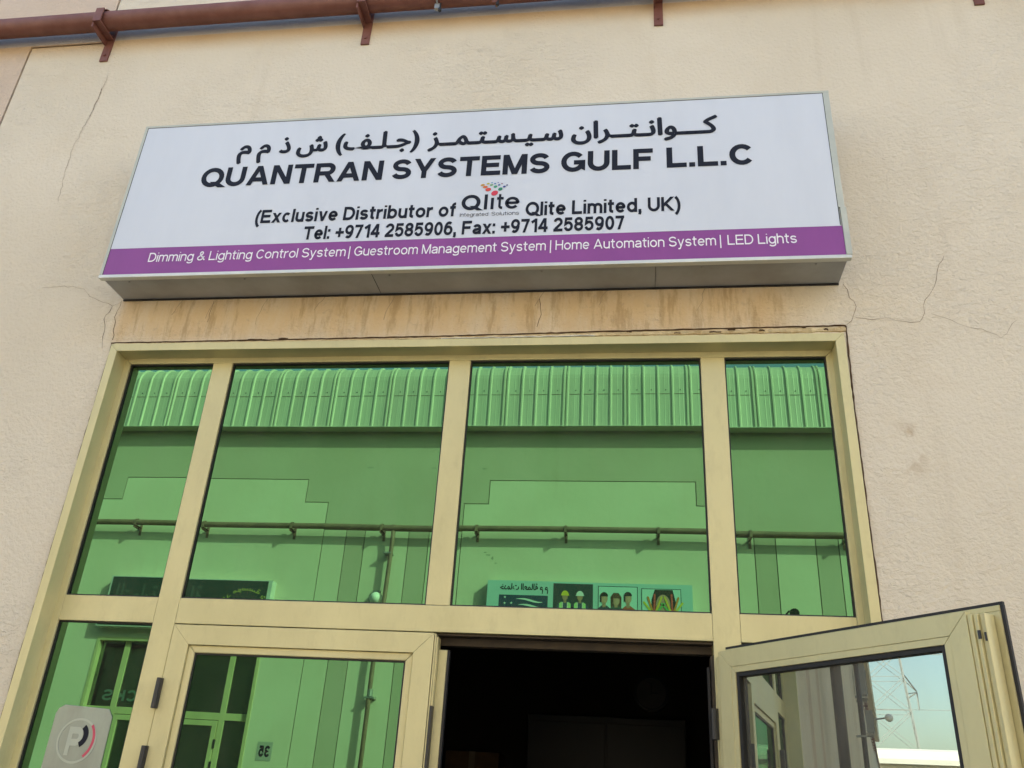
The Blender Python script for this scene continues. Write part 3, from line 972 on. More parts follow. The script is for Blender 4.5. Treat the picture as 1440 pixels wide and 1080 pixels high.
SP(MB().box(SX0 + .012, SX1 - .012, -.112, WF - .001, SZ0 - .006, SZ0).obj('rear_lip', BLACKP, sg))
SP(MB().box(SX0, SX1, SY - .002, SY + .022, SZ0 - .004, SZ0 + .011).obj('trim', TRIM, sg, bevel=.0015))['label'] = 'pale lower edge trim'
SP(MB().box(SX0, SX1, SY - .001, SY + .02, SZ1 - .010, SZ1 + .001).obj('trim', TRIMG, sg, bevel=.001))
SP(MB().box(SX0 + .001, SX0 + .013, SY - .0015, SY + .02, SZ0 + .0115, SZ1 - .0105).obj('trim', TRIMG, sg, bevel=.001))
SP(MB().box(SX1 - .024, SX1 - .001, SY - .0015, SY + .02, 3.6785, SZ1 - .0105).obj('trim', TRIMG, sg, bevel=.001))
SP(MB().box(SX1 - .018, SX1 + .003, SY - .003, SY + .02, SZ0 + .0115, 3.678).obj('trim', TRIMG, sg, bevel=.001))
FXa, FXb = SX0 + .0135, SX1 - .0245
SP(MB().box(FXa, FXb, SY, SY + .003, 3.5955, SZ1 - .0107).obj('face_panel', SIGNF, sg))['label'] = 'white face of the sign'
SP(MB().box(FXa, FXb + .006, SY, SY + .003, SZ0 + .0117, 3.595).obj('purple_band', PURPLE, sg))
SP(MB().box(FXa - .0003, FXa + .002, SY - .0007, SY, SZ0 + .012, SZ1 - .011).box(FXa, FXb, SY - .0007, SY, SZ1 - .0128, SZ1 - .0108).box(FXb - .0015, FXb + .0007, SY - .0007, SY, 3.6, SZ1 - .0112).obj('shadow_gap', BLACKP, sg))
LY = SY - .0012
def SL(*a, **k):
    return SP(lettering(*a, parent=sg, **k))
def words(items, base, cap, wt, m, y=LY, sp=None):
    hw = wt / 2
    gap = sp if sp is not None else .098 - hw * .42
    for t, xa, xb in items:
        pen, spans = 0.0, []
        for wd in t.split(' '):
            w0 = pen
            for ch in wd:
                pen += glyph(ch, hw)[0] + gap
            spans.append((wd, w0, pen - gap))
            pen += .26
        k = (xb - xa) / spans[-1][2]
        for wd, w0, w1 in spans:
            SP(lettering(wd, xa + w0 * k, xa + w1 * k, base, cap, y, wt, 'lettering', m, sg, spacing=gap))
words([('QUANTRAN', -1.828, -1.027), ('SYSTEMS', -.988, -.333), ('GULF', -.287, .078), ('L.L.C', .131, .468)], 3.9, .102, .156, INK)
words([('(Exclusive Distributor of', -1.541, -.699)], 3.70, .067, .146, INK)
words([('Qlite Limited, UK)', -.420, .179)], 3.690, .067, .146, INK)
words([('Tel: +9714 2585906, Fax: +9714 2585907', -1.319, -.035)], 3.610, .0655, .146, INK)
words([('Dimming & Lighting Control System', -1.965, -1.128), ('Guestroom Management System', -1.093, -.333), ('Home Automation System', -.296, .303), ('LED Lights', .345, .593)], 3.524, .0445, .092, WINK)
for bx_ in (-1.113, -.315, .3195):
    SP(MB().box(bx_ - .0021, bx_ + .0021, LY - .0003, LY, 3.511, 3.57).obj('separator', WINK, sg))
words([('Q', -.680, -.603), ('l', -.588, -.575)], 3.728, .075, .145, INK)
words([('t', -.537, -.510), ('e', -.504, -.446)], 3.728, .078, .118, INK)
SP(MB().box(-.561, -.549, LY - .0002, LY, 3.728, 3.785).obj('lettering', INK, sg))
words([('Integrated', -.682, -.568), ('Solutions', -.555, -.445)], 3.697, .018, .075, INK)
for t_, xa, xb, dz in (('\uFEE1', -1.687, -1.634, 0), ('\uFEE1', -1.597, -1.547, 0), ('\uFEAB', -1.500, -1.457, 0), ('\uFEB5', -1.421, -1.293, 0),
                   (')\uFE9F\u0640\uFEE0\u0640\uFED2(', -1.249, -.892, 0), ('\uFEB3\u0640\uFEF4\u0640\uFEB4\u0640\uFE98\u0640\uFEE4\u0640\u0640\uFEB0', -.845, -.287, 0),
                   ('\uFEDB\u0640\u0640\u0640\uFEEE\uFE8D\uFEE7\u0640\uFE98\u0640\u0640\uFEAE\uFE8D\uFEE5', -.246, .333, 0)):
    SP(arabic(t_, xa, xb, 4.070 + dz, .125, LY, 'lettering', INK, sg, bold=.0046))
dots = [(-.549, 3.808, .0135, .0125, (.55, .03, .06)), (-.576, 3.827, .0115, .0085, (.58, .05, .03)), (-.589, 3.8405, .010, .006, (.60, .14, .03)), (-.600, 3.851, .0085, .0048, (.55, .28, .02)),
        (-.527, 3.827, .0085, .008, (.015, .20, .10)), (-.5475, 3.8405, .0075, .006, (.04, .28, .16)), (-.564, 3.8495, .007, .0045, (.15, .33, .18)), (-.578, 3.857, .006, .0035, (.40, .40, .05)),
        (-.5115, 3.8385, .0055, .005, (.03, .05, .25)), (-.533, 3.848, .005, .004, (.05, .12, .35)), (-.550, 3.856, .0045, .003, (.08, .2, .45)), (-.563, 3.861, .004, .0025, (.12, .3, .5)),
        (-.501, 3.846, .004, .003, (.03, .02, .12)), (-.522, 3.854, .0035, .0025, (.25, .06, .1)), (-.538, 3.8605, .003, .002, (.1, .12, .4))]
for i, (x, z, rx, rz, c) in enumerate(dots):
    n = 20
    pts = [(x + rx * math.cos(2 * math.pi * k / n) + .2 * rz * math.sin(2 * math.pi * k / n), z + rz * math.sin(2 * math.pi * k / n)) for k in range(n)]
    SP(MB().prism(pts, LY - .0004, LY).obj('logo_dot', flat('logo_dot_%d' % i, c), sg))

# ------------------------------------------------------------------ red pipe on our wall
def pipe_run(x0, x1, y, z, r, m, label, brk, wall, out, scale=1.0, name='wall_pipe', sleeves=()):
    root = empty(name, (x0, y, z))
    tag(root, label, 'pipe')
    T_ = Matrix.Translation((-x0, -y, -z))
    def K(o):
        o.matrix_parent_inverse = T_
        return o
    n = int((x1 - x0) / .6)
    K(MB().tube([(x0 + (x1 - x0) * i / n, y + random.uniform(-.001, .001), z + random.uniform(-.0015, .0015)) for i in range(n + 1)], r, 24).obj('pipe', m, root, smooth=True))
    for bx in brk:
        b = MB()
        ins = wall - out * 0.009
        def by(a, c): return (min(a, c), max(a, c))
        ya, yb = by(wall, wall + out * .009)
        b.box(bx - .021, bx + .021, ya, yb, z - .118 * scale, z + .02)
        ya, yb = by(wall + out * .009, y + out * (r + .006))
        b.box(bx - .021, bx + .021, ya, yb, z - r - .012, z - r - .003)
        b.box(bx - .021, bx - .014, ya, yb, z - r - .045, z - r - .012)
        ya, yb = by(y + out * (r + .006), y + out * (r + .013))
        b.box(bx - .021, bx + .021, ya, yb, z - r - .012, z + r * .6)
        o = K(b.obj('bracket', m, root, bevel=.001))
        bc = MB()
        ar_ = [(bx, y + out * (r + .010) * math.cos(R(a)), z + (r + .010) * math.sin(R(a))) for a in range(30, 181, 15)]
        vs, fs = [], []
        for q, p in enumerate(ar_):
            vs += [(bx - .019, p[1], p[2]), (bx + .019, p[1], p[2])]
        for q in range(len(ar_) - 1):
            fs.append((2 * q, 2 * q + 1, 2 * q + 3, 2 * q + 2))
        c = bc.add(vs, fs).obj('clamp', m, o)
        md = c.modifiers.new('s', 'SOLIDIFY'); md.thickness = .004
        for zz in (z - .095 * scale, z - .03):
            yc = wall + out * .009
            MB().tube([(bx, yc, zz), (bx, yc + out * .006, zz)], .007, 6).obj('bolt', m, o)
    for sx in sleeves:
        b = MB().tube([(sx - .018, y, z), (sx + .018, y, z)], r + .006, 20)
        K(b.obj('collar', m, root))
    return root, K
pr_, K_ = pipe_run(XEND + .3, 12, -.182, 5.086, .049, RED, 'red oxide painted pipe along the top of our wall', [-2.655 - 1.39 * k for k in range(1, 30)] + [-2.655, -1.283, .121, 1.512, 2.9, 4.3], WF, -1, 1.70)
for x, mm, dz in ((-.92, GALV, .070), (-.642, RED, .058), (-.209, GALV, .055)):
    b = MB().tube([(x, -.182 + .055 * math.cos(R(a)), 5.086 + .055 * math.sin(R(a))) for a in range(0, 361, 20)], .005, 6, False)
    b.box(x - .012, x + .012, -.194, -.177, 5.086 - dz - .012, 5.086 - .052)
    o = K_(b.obj('pipe_clip', mm, pr_))
    MB().tube([(x + .014, -.187, 5.086 - dz - .022), (x + .014, -.187, 5.086 - .045)], .005, 8).tube([(x + .014, -.187, 5.086 - dz - .026), (x + .014, -.187, 5.086 - dz - .010)], .009, 6).obj('bolt', BLACKM, o)

# ------------------------------------------------------------------ parking plate on the sidelight
pl = empty('notice_plate', (-1.915, .0235, 1.40))
tag(pl, 'silver no parking plate with black and red arcs on the lower left pane', 'plate')
def PP(o):
    o.matrix_parent_inverse = Matrix.Translation((1.915, -.0235, -1.40))
    return o
ax0, ax1, az0, az1, py = -2.030, -1.812, 1.42, 1.850, .0125
PP(MB().prism([(ax0, az0 + .02), (ax0 + .02, az0), (ax1 - .02, az0), (ax1, az0 + .02), (ax1 - .002, az1 - .035), (ax1 - .02, az1 - .008), (ax0 + .028, az1), (ax0 + .008, az1 - .012), (ax0, az1 - .03)], py, py + .003).obj('plate', STEELP, pl, bevel=.0008))
cx, cz = -1.925, 1.735
def ringseg(cx, cz, r0, r1, a0, a1, y, th, m, name):
    n = max(6, int(abs(a1 - a0) / 8))
    o_ = [(cx + r1 * math.cos(R(a0 + (a1 - a0) * i / n)), cz + r1 * math.sin(R(a0 + (a1 - a0) * i / n))) for i in range(n + 1)]
    i_ = [(cx + r0 * math.cos(R(a0 + (a1 - a0) * i / n)), cz + r0 * math.sin(R(a0 + (a1 - a0) * i / n))) for i in range(n + 1)]
    mb = MB()
    for i in range(n):
        mb.prism([o_[i], o_[i + 1], i_[i + 1], i_[i]], y - th, y)
    return mb.obj(name, m, pl)
PP(ringseg(cx, cz, .066, .073, 0, 360, py, .0012, STEELR, 'emblem_ring'))
PP(lettering('P', cx - .035, cx + .022, cz - .048, .092, py - .0012, .17, 'lettering', STEELR, pl))
PP(ringseg(cx - .004, cz + .018, .026, .043, -62, 52, py - .0004, .001, INK, 'black_arc'))
PP(ringseg(cx - .012, cz + .006, .070, .079, -48, 38, py - .0006, .001, REDV, 'red_arc'))
PP(lettering('NO', cx - .035, cx + .03, 1.602, .038, py - .0012, .16, 'lettering', STEELR, pl))
PP(lettering('PARKING', cx - .09, cx + .09, 1.535, .038, py - .0012, .16, 'lettering', STEELR, pl))

refit(pl.children)

# ------------------------------------------------------------------ inside the dark room
ck = empty('wall_clock', (.12, 4.98, 2.58))
tag(ck, 'round dark wall clock in the unlit room', 'clock')
MB().tube([(0, .015, 0), (0, -.02, 0)], .15, 28).obj('case', BLACKP, ck)
MB().tube([(0, -.0205, 0), (0, -.022, 0)], .125, 28).obj('dial', flat('clock_dial', (.10, .09, .08)), ck)
MB().box(-.004, .004, -.026, -.0225, -.01, .08).box(.0, .06, -.029, -.0265, -.004, .004).obj('hand', BLACKP, ck)
sh = empty('cabinet', (-.24, 4.7, .12))
tag(sh, 'black cabinet standing against the back wall of the room', 'cabinet')
MB().box(-.64, .62, -.25, .25, 0, 2.2).obj('carcass', BLACKP, sh, bevel=.005)
for a, b in ((-.63, -.015), (.0, .61)):
    d = MB().box(a, b, -.27, -.252, .05, 2.15).obj('cabinet_door', BLACKP, sh, bevel=.003)
    MB().box(b - .05 if a < -.1 else a + .03, b - .03 if a < -.1 else a + .05, -.30, -.272, 1.0, 1.2).obj('handle', GALV, d)
for i, (x, z, wd, ht) in enumerate(((-1.33, 1.62, .44, .40), (-1.34, 1.24, .48, .37), (.72, 1.55, .5, .4))):
    o = empty('cardboard_box', (x, 4.72, z))
    lab = ['brown cardboard box on top of the stack left of the black cabinet', 'wider brown cardboard box under another, left of the black cabinet', 'brown cardboard box right of the black cabinet'][i]
    tag(o, lab, 'box', 'cardboard boxes in the dark room')
    MB().box(-wd / 2, wd / 2, -.2, .2, 0, ht - .003).obj('carton', CARD, o, bevel=.003)
    MB().box(-.025, .025, -.202, .202, .0, ht - .001).obj('tape', flat('tape', (.28, .2, .11)), o)
for i, x in enumerate((-1.34, .72)):
    o = empty('storage_rack', (x, 4.72, .12))
    tag(o, ['dark steel rack under the two stacked cardboard boxes', 'dark steel rack under the single cardboard box'][i], 'rack')
    top = 1.12 if i == 0 else 1.43
    for zz in (.2, .7, top - .02):
        MB().box(-.3, .3, -.25, .25, zz, zz + .018).obj('shelf', GALV, o)
    for sx in (-1, 1):
        for sy in (-1, 1):
            MB().box(sx * .32 - .015, sx * .32 + .015, sy * .25 - .015, sy * .25 + .015, 0, top).obj('post', BLACKP, o)

# ------------------------------------------------------------------ building opposite (seen mirrored in the glass)
ob = empty('opposite_building', (0, YO, 0))
tag(ob, 'beige unit across the lane with ribbed eaves, mirrored in the green glass', 'building')
OI = Matrix.Translation((0, -YO, 0))
def OP(o):
    o.matrix_parent_inverse = OI
    return o
C0, C1, PZ = 6.36, 5.965, 5.50
XA, XB = -40.0, 40.0
def cellO(xs, zs, keep, m, label=None, name='wall_panel'):
    o = OP(MB().cells(xs, zs, keep, YO - .2, YO).obj(name, m, ob, fix=True))
    if label: o['label'] = label
    return o
bays = [(-9.08, -8.68, -5.39, -4.99), (-2.698, -2.306, .95, 1.352), (3.50, 3.90, 7.2, 7.6), (9.7, 10.1, 13.4, 13.8), (-15.3, -14.9, -11.6, -11.2), (-21.5, -21.1, -17.8, -17.4)]
g2 = G / 2 + .001
ODX0, ODX1, ODZ = -8.39, -5.68, 3.69
for i, (a, b, c, d) in enumerate(bays):
    hole = i == 0
    xs = sorted([a + g2, b + g2, c - g2, d - g2] + ([ODX0, ODX1] if hole else []))
    zs = [.45] + ([ODZ] if hole else []) + [PZ, C1 - g2, C0 - g2]
    cellO(xs, zs, lambda x, z: (not (hole and ODX0 < x < ODX1 and z < ODZ)) and (z < C1 or b < x < c), CREAM_FAR, 'cream stepped panel of the unit opposite')
    # rose wall above
    cellO([a - g2, b - g2, c + g2, d + g2], [C1 + g2, C0 + g2, 7.3], lambda x, z: z > C0 or not (b < x < c), ROSE_FAR)
ed = sorted(bays)
for (p, q) in zip(ed[:-1], ed[1:]):
    l, r = p[3], q[0]
    cellO([l + g2, r - g2], [PZ + .012, 7.3], lambda x, z: True, ROSE_FAR)
    m1, m2, m3, m4 = l + .38, l + .69, r - .88, r - .55
    for (u, v, mm) in ((l + g2, m1 - g2, CREAM_FAR), (m1 + g2, m2 - g2, ROSE_FAR), (m2 + g2, m3 - g2, CREAM_FAR), (m3 + g2, m4 - g2, ROSE_FAR), (m4 + g2, r - g2, CREAM_FAR)):
        cellO([u, v], [.45, PZ], lambda x, z: True, mm)
OP(MB().box(XA, ODX0 - .02, YO - .25, YO - .014, .3, 7.3).box(ODX1 + .02, XB, YO - .25, YO - .014, .3, 7.3).box(ODX0 - .02, ODX1 + .02, YO - .25, YO - .014, ODZ + .03, 7.3).obj('joint_backing', GROOVE, ob))
OP(MB().box(XA, -21.52, YO - .2, YO, .45, 7.3).box(13.82, XB, YO - .2, YO, .45, 7.3).obj('wall_panel', CREAM_FAR, ob))
xsl = ribbed_fascia(-24, 24, YO + .20, 7.225, 'roof_fascia', ob, 'ribbed metal sheets curving over the eaves', face=1)
OP(bpy.context.scene.objects['roof_fascia.001'])
OP(MB().box(-24, 24, YO, YO + .185, 7.222, 7.235).obj('soffit', CREAM_FAR, ob))
OP(MB().box(-24, 24, YO + .196, YO + .243, 7.212, 7.221).obj('eaves_trim', ROOFM, ob))
lap = MB()
k = 0
x = -24
while x < 24:
    lap.box(x + .002, x + .232 - .066, YO + .2003, YO + .2045, 7.225 + .565, 7.225 + .573)
    if k % 4 == 3: x += .07
    x += .232
    k += 1
OP(lap.obj('lap_joint', GROOVE, ob))
sc_ = MB()
k = 0
x = -24
while x < 24:
    sc_.tube([(x + .10, YO + .20, 7.225 + .64), (x + .10, YO + .209, 7.225 + .64)], .009, 6)
    if k % 4 == 3: x += .07
    x += .232
    k += 1
o = OP(sc_.obj('roof_screws', BLACKM, ob)); o['kind'] = 'stuff'
OP(MB().box(XA, XB, -22, YO - .21, 7.0, 7.3).box(XA, XB, -22, -21.8, 0, 7.0).box(XA, XA + .2, -21.8, YO - .21, 0, 7).box(XB - .2, XB, -21.8, YO - .21, 0, 7).obj('shell', CREAM_FAR, ob))
rs = random.Random(5)
STN = mat('damp_stain', (0.30, 0.30, 0.22), 0.9, var=0.2, vscale=20)
for (x, z, rx, rz) in ((-4.36, 6.58, .07, .02), (-3.28, 6.58, .05, .015), (-2.41, 6.56, .05, .012), (-2.25, 5.13, .05, .012), (-2.18, 5.08, .02, .03), (-2.30, 5.17, .03, .01), (-2.12, 5.0, .03, .008)):
    poly = [(x + rx * rs.uniform(.5, 1.1) * math.cos(R(a)), z + rz * rs.uniform(.5, 1.1) * math.sin(R(a))) for a in range(0, 360, 24)]
    OP(MB().prism(poly, YO, YO + .0015).obj('damp_mark', STN, ob, fix=True))
# shopfront opposite
of = OP(MB().box(ODX0, ODX0 + .05, YO - .1, YO + .012, .45, ODZ).box(ODX1 - .05, ODX1, YO - .1, YO + .012, .45, ODZ).box(ODX0 + .05, ODX1 - .05, YO - .1, YO + .011, ODZ - .05, ODZ).obj('window_frame', ALU, ob, bevel=.002))
def ofp(o):
    return o
for (a, b) in ((-7.94, -7.85), (-7.08, -6.99), (-6.185, -6.10)):
    MB().box(a, b, YO - .1, YO - .06, .45, ODZ - .05).obj('mullion', ALU, of, bevel=.002)
MB().box(ODX0 + .05, ODX1 - .05, YO - .099, YO - .0615, 2.575, 2.675).obj('transom', ALU, of, bevel=.002)
for (a, b) in ((-7.84, -7.09), (-6.98, -6.195)):
    MB().box(a, a + .07, YO - .095, YO - .045, .47, 2.565).box(b - .07, b, YO - .095, YO - .045, .47, 2.565).box(a + .07, b - .07, YO - .095, YO - .046, 2.49, 2.565).box(a + .07, b - .07, YO - .095, YO - .046, .47, .56).obj('door_leaf', ALU, of, bevel=.002)
for hz in (2.25, 1.95):
    MB().box(-6.2, -6.175, YO - .06, YO - .035, hz - .06, hz + .06).obj('hinge', BLACKM, of)
    MB().box(-7.86, -7.835, YO - .06, YO - .035, hz - .06, hz + .06).obj('hinge', BLACKM, of)
for (a, b) in ((ODX0 + .05, -7.94), (-7.85, -7.08), (-6.99, -6.185), (-6.10, ODX1 - .05)):
    for (c, d) in ((.46, 2.575), (2.675, ODZ - .05)):
        OP(MB().box(a - .004, b + .004, YO - .088, YO - .082, c, d).obj('window_pane', FARG, ob))
OP(MB().box(ODX0 - .3, ODX1 + .3, YO - 3, YO - 2.9, .3, 4).box(ODX0 - .4, ODX0 - .3, YO - 3, YO - .26, .3, 4).box(ODX1 + .3, ODX1 + .4, YO - 3, YO - .26, .3, 4).box(ODX0 - .4, ODX1 + .4, YO - 3, YO - .26, 4, 4.1).box(ODX0 - .4, ODX1 + .4, YO - 3, YO - .26, .3, .44).obj('interior_wall', DARKIN, ob))
arcg = flat('faded_window_print', (.09, .14, .12))
OP(lettering('CKS', -8.12, -7.55, 2.76, .16, YO - .079, .14, 'lettering', arcg, ob, mirror=True))

# pipe opposite
pipe_run(-23.5, 23.5, YO + .16, 5.51, .046, REDF, 'brown pipe bracketed along the wall of the unit opposite', [-8.198, -6.96, -5.47, -3.98, -2.435, -1.046, .359, 1.669, 3.033, 4.4, 5.8, -9.6, -11], YO, 1, 1.5)
# downpipe
dp = empty('drain_pipe', (-3.8, YO, .45))
tag(dp, 'vertical metal drain pipe on the wall of the unit opposite', 'pipe')
DI = Matrix.Translation((3.8, -YO, -.45))
def DPp(o):
    o.matrix_parent_inverse = DI
    return o
DPp(MB().tube([(-3.79, YO + .16, 5.56), (-3.80, YO + .13, 5.3), (-3.82, YO + .12, 4.4), (-3.87, YO + .12, 3.4), (-3.875, YO + .12, .5)], .033, 12).obj('pipe', REDF, dp, smooth=True))
for z in (5.1, 3.9, 2.95, 1.6):
    DPp(MB().box(-3.92, -3.79, YO, YO + .16, z, z + .025).obj('bracket', GALV, dp))
DPp(MB().tube([(-3.86, YO + .12, 2.98), (-3.86, YO + .12, 3.08)], .042, 12).obj('collar', GALV, dp))
# lamps opposite
def bulkhead(x, z, label):
    r = empty('wall_lamp', (x, YO, z))
    tag(r, label, 'lamp')
    MB().tube([(0, 0, 0), (0, .04, 0)], .10, 20).obj('base', GALV, r)
    prof = [(0, .045 + .11 * math.sin(R(a)), 0) for a in range(0, 91, 15)]
    MB().tube(prof, [max(.004, .095 * math.cos(R(a))) for a in range(0, 91, 15)], 20).obj('dome', WHITEP, r, smooth=True)
    MB().box(-.06, .06, .0, .05, .095, .12).obj('hood', GALV, r)
bulkhead(-3.98, 4.42, 'round dome lamp beside the drain pipe opposite')
r_ = empty('wall_lamp', (2.1, YO, 4.22))
tag(r_, 'small lamp on a curved arm on the pilaster bay opposite', 'lamp')
MB().tube([(0, 0, 0), (0, .06, .06), (-.01, .12, .13), (.02, .2, .16), (.06, .3, .13)], .014, 8).obj('arm', BLACKM, r_)
MB().tube([(.06, .28, .13), (.07, .36, .10)], [.05, .07], 12).obj('shade', BLACKM, r_)
# number plate 35
n35 = empty('number_plate', (-5.37, YO, 2.185))
tag(n35, 'pale number plate reading 35 beside the shopfront opposite', 'number')
MB().box(-.115, .115, .0, .006, -.125, .125).obj('plate', flat('plate_grey', (.34, .34, .30)), n35)
lettering('35', -.085, .085, -.075, .15, .0075, .17, 'lettering', INK, n35, mirror=True)
# dark fascia board with ring of writing
db = empty('dark_sign', (-7.0, YO, 4.25))
tag(db, 'long dark sign board with a yellow ring of Arabic writing above the shopfront opposite', 'sign')
MB().box(-1.39, 1.37, 0.0, .155, -.42, .375).obj('cabinet', TRIM, db)
MB().box(-1.36, 1.31, .156, .16, -.40, .36).obj('face_panel', flat('dark_green_vinyl', (.035, .045, .042)), db)
YEL = flat('faded_yellow_vinyl', (.36, .33, .10))
DGR = flat('dim_grey_vinyl', (.075, .09, .085))
T2 = '\uFEDF\uFEE0\uFE98\uFE9F\uFE8E\uFEAD\uFE93 \uFE8D\uFEDF\uFECC\uFE8E\uFEE3\uFEE0\uFE94'
arabic(T2, -1.25, .25, -.05, .42, .162, 'lettering', DGR, db, bold=.006, mirror=True)
def ringplace(cx, cz, rad, span):
    def f(v):
        a = math.pi / 2 - v.x / rad
        rr = rad + v.z
        return (cx + rr * math.cos(a), v.y, cz + rr * math.sin(a))
    return f
arabic('\uFE8D\uFEDF\uFE92\uFEFC\uFEDF\uFEAA \uFEE3\uFEEE\uFEB3\uFEB4\uFE94 \uFEB7\uFECC\uFE8E\uFECB', -.56, .56, 0, .10, .1625, 'lettering', YEL, db, bold=.003, mirror=True, place=ringplace(.97, -.15, .36, 3))
def ring_mesh(cx, cz, r0, r1, y0, y1, name, m, par):
    mb = MB()
    n = 40
    for i in range(n):
        a, b = 2 * math.pi * i / n, 2 * math.pi * (i + 1) / n
        mb.prism([(cx + r1 * math.cos(a), cz + r1 * math.sin(a)), (cx + r1 * math.cos(b), cz + r1 * math.sin(b)), (cx + r0 * math.cos(b), cz + r0 * math.sin(b)), (cx + r0 * math.cos(a), cz + r0 * math.sin(a))], y0, y1)
    return mb.obj(name, m, par, fix=True)
ring_mesh(.97, -.17, .19, .215, .1605, .1625, 'emblem_ring', YEL, db)
# pale board with printed pictures
pb = empty('picture_board', (-.683, YO, 4.25))
tag(pb, 'pale blue sign board with four printed pictures on the wall opposite', 'sign')
MB().box(-1.515, 1.515, 0, .155, -.45, .45).obj('cabinet', flat('pale_teal_board', (.33, .52, .52)), pb)
PX_ = [0, 0, 1]
def pr2(poly, q, c, name='print'):
    poly = [(PX_[0] + (a - PX_[0]) * PX_[2], PX_[1] + b * PX_[2]) for a, b in poly]
    k = 'ink_%d_%d_%d' % tuple(int(v * 100) for v in c)
    m = bpy.data.materials.get(k) or flat(k, c)
    return MB().prism(poly, .156 + q * .0012, .157 + q * .0012).obj(name, m, pb, fix=True)
def rect(x0, x1, z0, z1): return [(x0, z0), (x1, z0), (x1, z1), (x0, z1)]
def ell(cx, cz, rx, rz, a0=0, a1=360, n=22): return [(cx + rx * math.cos(R(a0 + (a1 - a0) * i / n)), cz + rz * math.sin(R(a0 + (a1 - a0) * i / n))) for i in range(n + (0 if a1 - a0 == 360 else 1))]
DK = (.03, .045, .05)
arabic('\uFEA7\uFEAA\uFEE3\uFE8E\uFE95 \uFE8D\uFEDF\uFECC\uFEE4\uFE8E\uFEDF\uFE94 \uFEE1 \uFEE1', -1.32, -.60, .315, .13, .1575, 'lettering', INK, pb, bold=.003, mirror=True)
pr2(rect(-1.33, -.60, -.35, .235), 0, (.025, .05, .09))
for i in range(3):
    zc = .18 - .085 * i
    up = [(-1.07 + .065 * k + .12 * (i * .3), zc + .018 * math.sin(k * .85) - .004 * k) for k in range(7)]
    lo = [(p[0], p[1] - .030 * math.sin(math.pi * (k + .3) / 6.8)) for k, p in enumerate(up)]
    pr2(up + lo[::-1], 1, (.55, .65, .62))
for (sx, sz) in ((-1.24, .20), (-1.24, .11), (-1.14, .115)):
    pr2([(sx + (.022 if k % 2 == 0 else .009) * math.cos(R(90 + 36 * k)), sz + (.022 if k % 2 == 0 else .009) * math.sin(R(90 + 36 * k))) for k in range(10)], 1, (.55, .65, .62))
pr2(rect(-.520, .066, -.35, .425), 0, DK)
for cx_, hel in ((-.345, (.62, .50, .04)), (-.125, (.62, .66, .66))):
    pr2([(cx_ - .14, -.1), (cx_ - .12, .10), (cx_ - .05, .16), (cx_ + .05, .16), (cx_ + .12, .10), (cx_ + .14, -.1)], 1, (.04, .07, .12))
    pr2([(cx_ - .085, -.1), (cx_ - .085, .13), (cx_ - .05, .155), (cx_ - .015, -.02), (cx_ + .015, -.02), (cx_ + .05, .155), (cx_ + .085, .13), (cx_ + .085, -.1)], 2, (.40, .62, .25))
    pr2(rect(cx_ - .045, cx_ - .03, -.1, .15), 3, (.6, .6, .5))
    pr2(rect(cx_ + .03, cx_ + .045, -.1, .15), 3, (.6, .6, .5))
    pr2(rect(cx_ - .02, cx_ + .02, .14, .2), 2, (.33, .19, .12))
    pr2(ell(cx_, .235, .042, .058), 3, (.38, .22, .14))
    pr2(ell(cx_, .255, .055, .065, 0, 180), 4, hel)
    pr2(rect(cx_ - .062, cx_ + .062, .247, .257), 5, hel)
    pr2([(cx_ - .15, .02), (cx_ - .1, .06), (cx_ + .08, .0), (cx_ + .09, .04), (cx_ + .15, .0), (cx_ + .1, -.05)], 4, (.38, .22, .14))
pr2(rect(.140, .722, -.35, .405), 0, DK)
pr2(rect(.150, .712, -.34, .395), 1, (.40, .62, .60))
for cx_, hr, top, hh in ((.27, (.03, .02, .015), (.04, .06, .08), .0), (.41, (.10, .05, .03), (.05, .08, .07), -.02), (.55, (.03, .02, .02), (.42, .09, .05), .01)):
    PX_[:] = [.43, .02, 1.25]
    if hr[0] > .05:
        pr2([(cx_ - .06, -.02), (cx_ - .065, .18), (cx_ - .03, .25 + hh), (cx_ + .03, .25 + hh), (cx_ + .065, .18), (cx_ + .06, -.02)], 2, hr)
    pr2([(cx_ - .11, -.2), (cx_ - .10, .02), (cx_ - .03, .08), (cx_ + .03, .08), (cx_ + .11, .02), (cx_ + .14, -.2)], 3, top)
    pr2(rect(cx_ - .02, cx_ + .02, .06, .12), 4, (.36, .21, .14))
    pr2(ell(cx_, .16 + hh, .042, .06), 5, (.42, .25, .17))
    pr2(ell(cx_, .185 + hh, .047, .05, 0, 180), 6, hr)
    pr2(rect(cx_ - .047, cx_ - .030, .12 + hh, .19 + hh), 6, hr)
    pr2(ell(cx_ + .012, .150 + hh, .020, .040), 6, (.48, .30, .21))
PX_[:] = [0, 0, 1]
pr2(rect(.775, 1.352, -.35, .385), 0, DK)
pr2(rect(.785, 1.342, -.34, .375), 1, (.40, .62, .60))
hx = 1.09
pr2([(hx - .17, -.2), (hx - .17, .22), (hx - .12, .37), (hx + .14, .37), (hx + .18, .2), (hx + .17, -.2)], 2, (.035, .02, .018))
pr2(ell(hx, .14, .105, .16), 3, (.42, .25, .18))
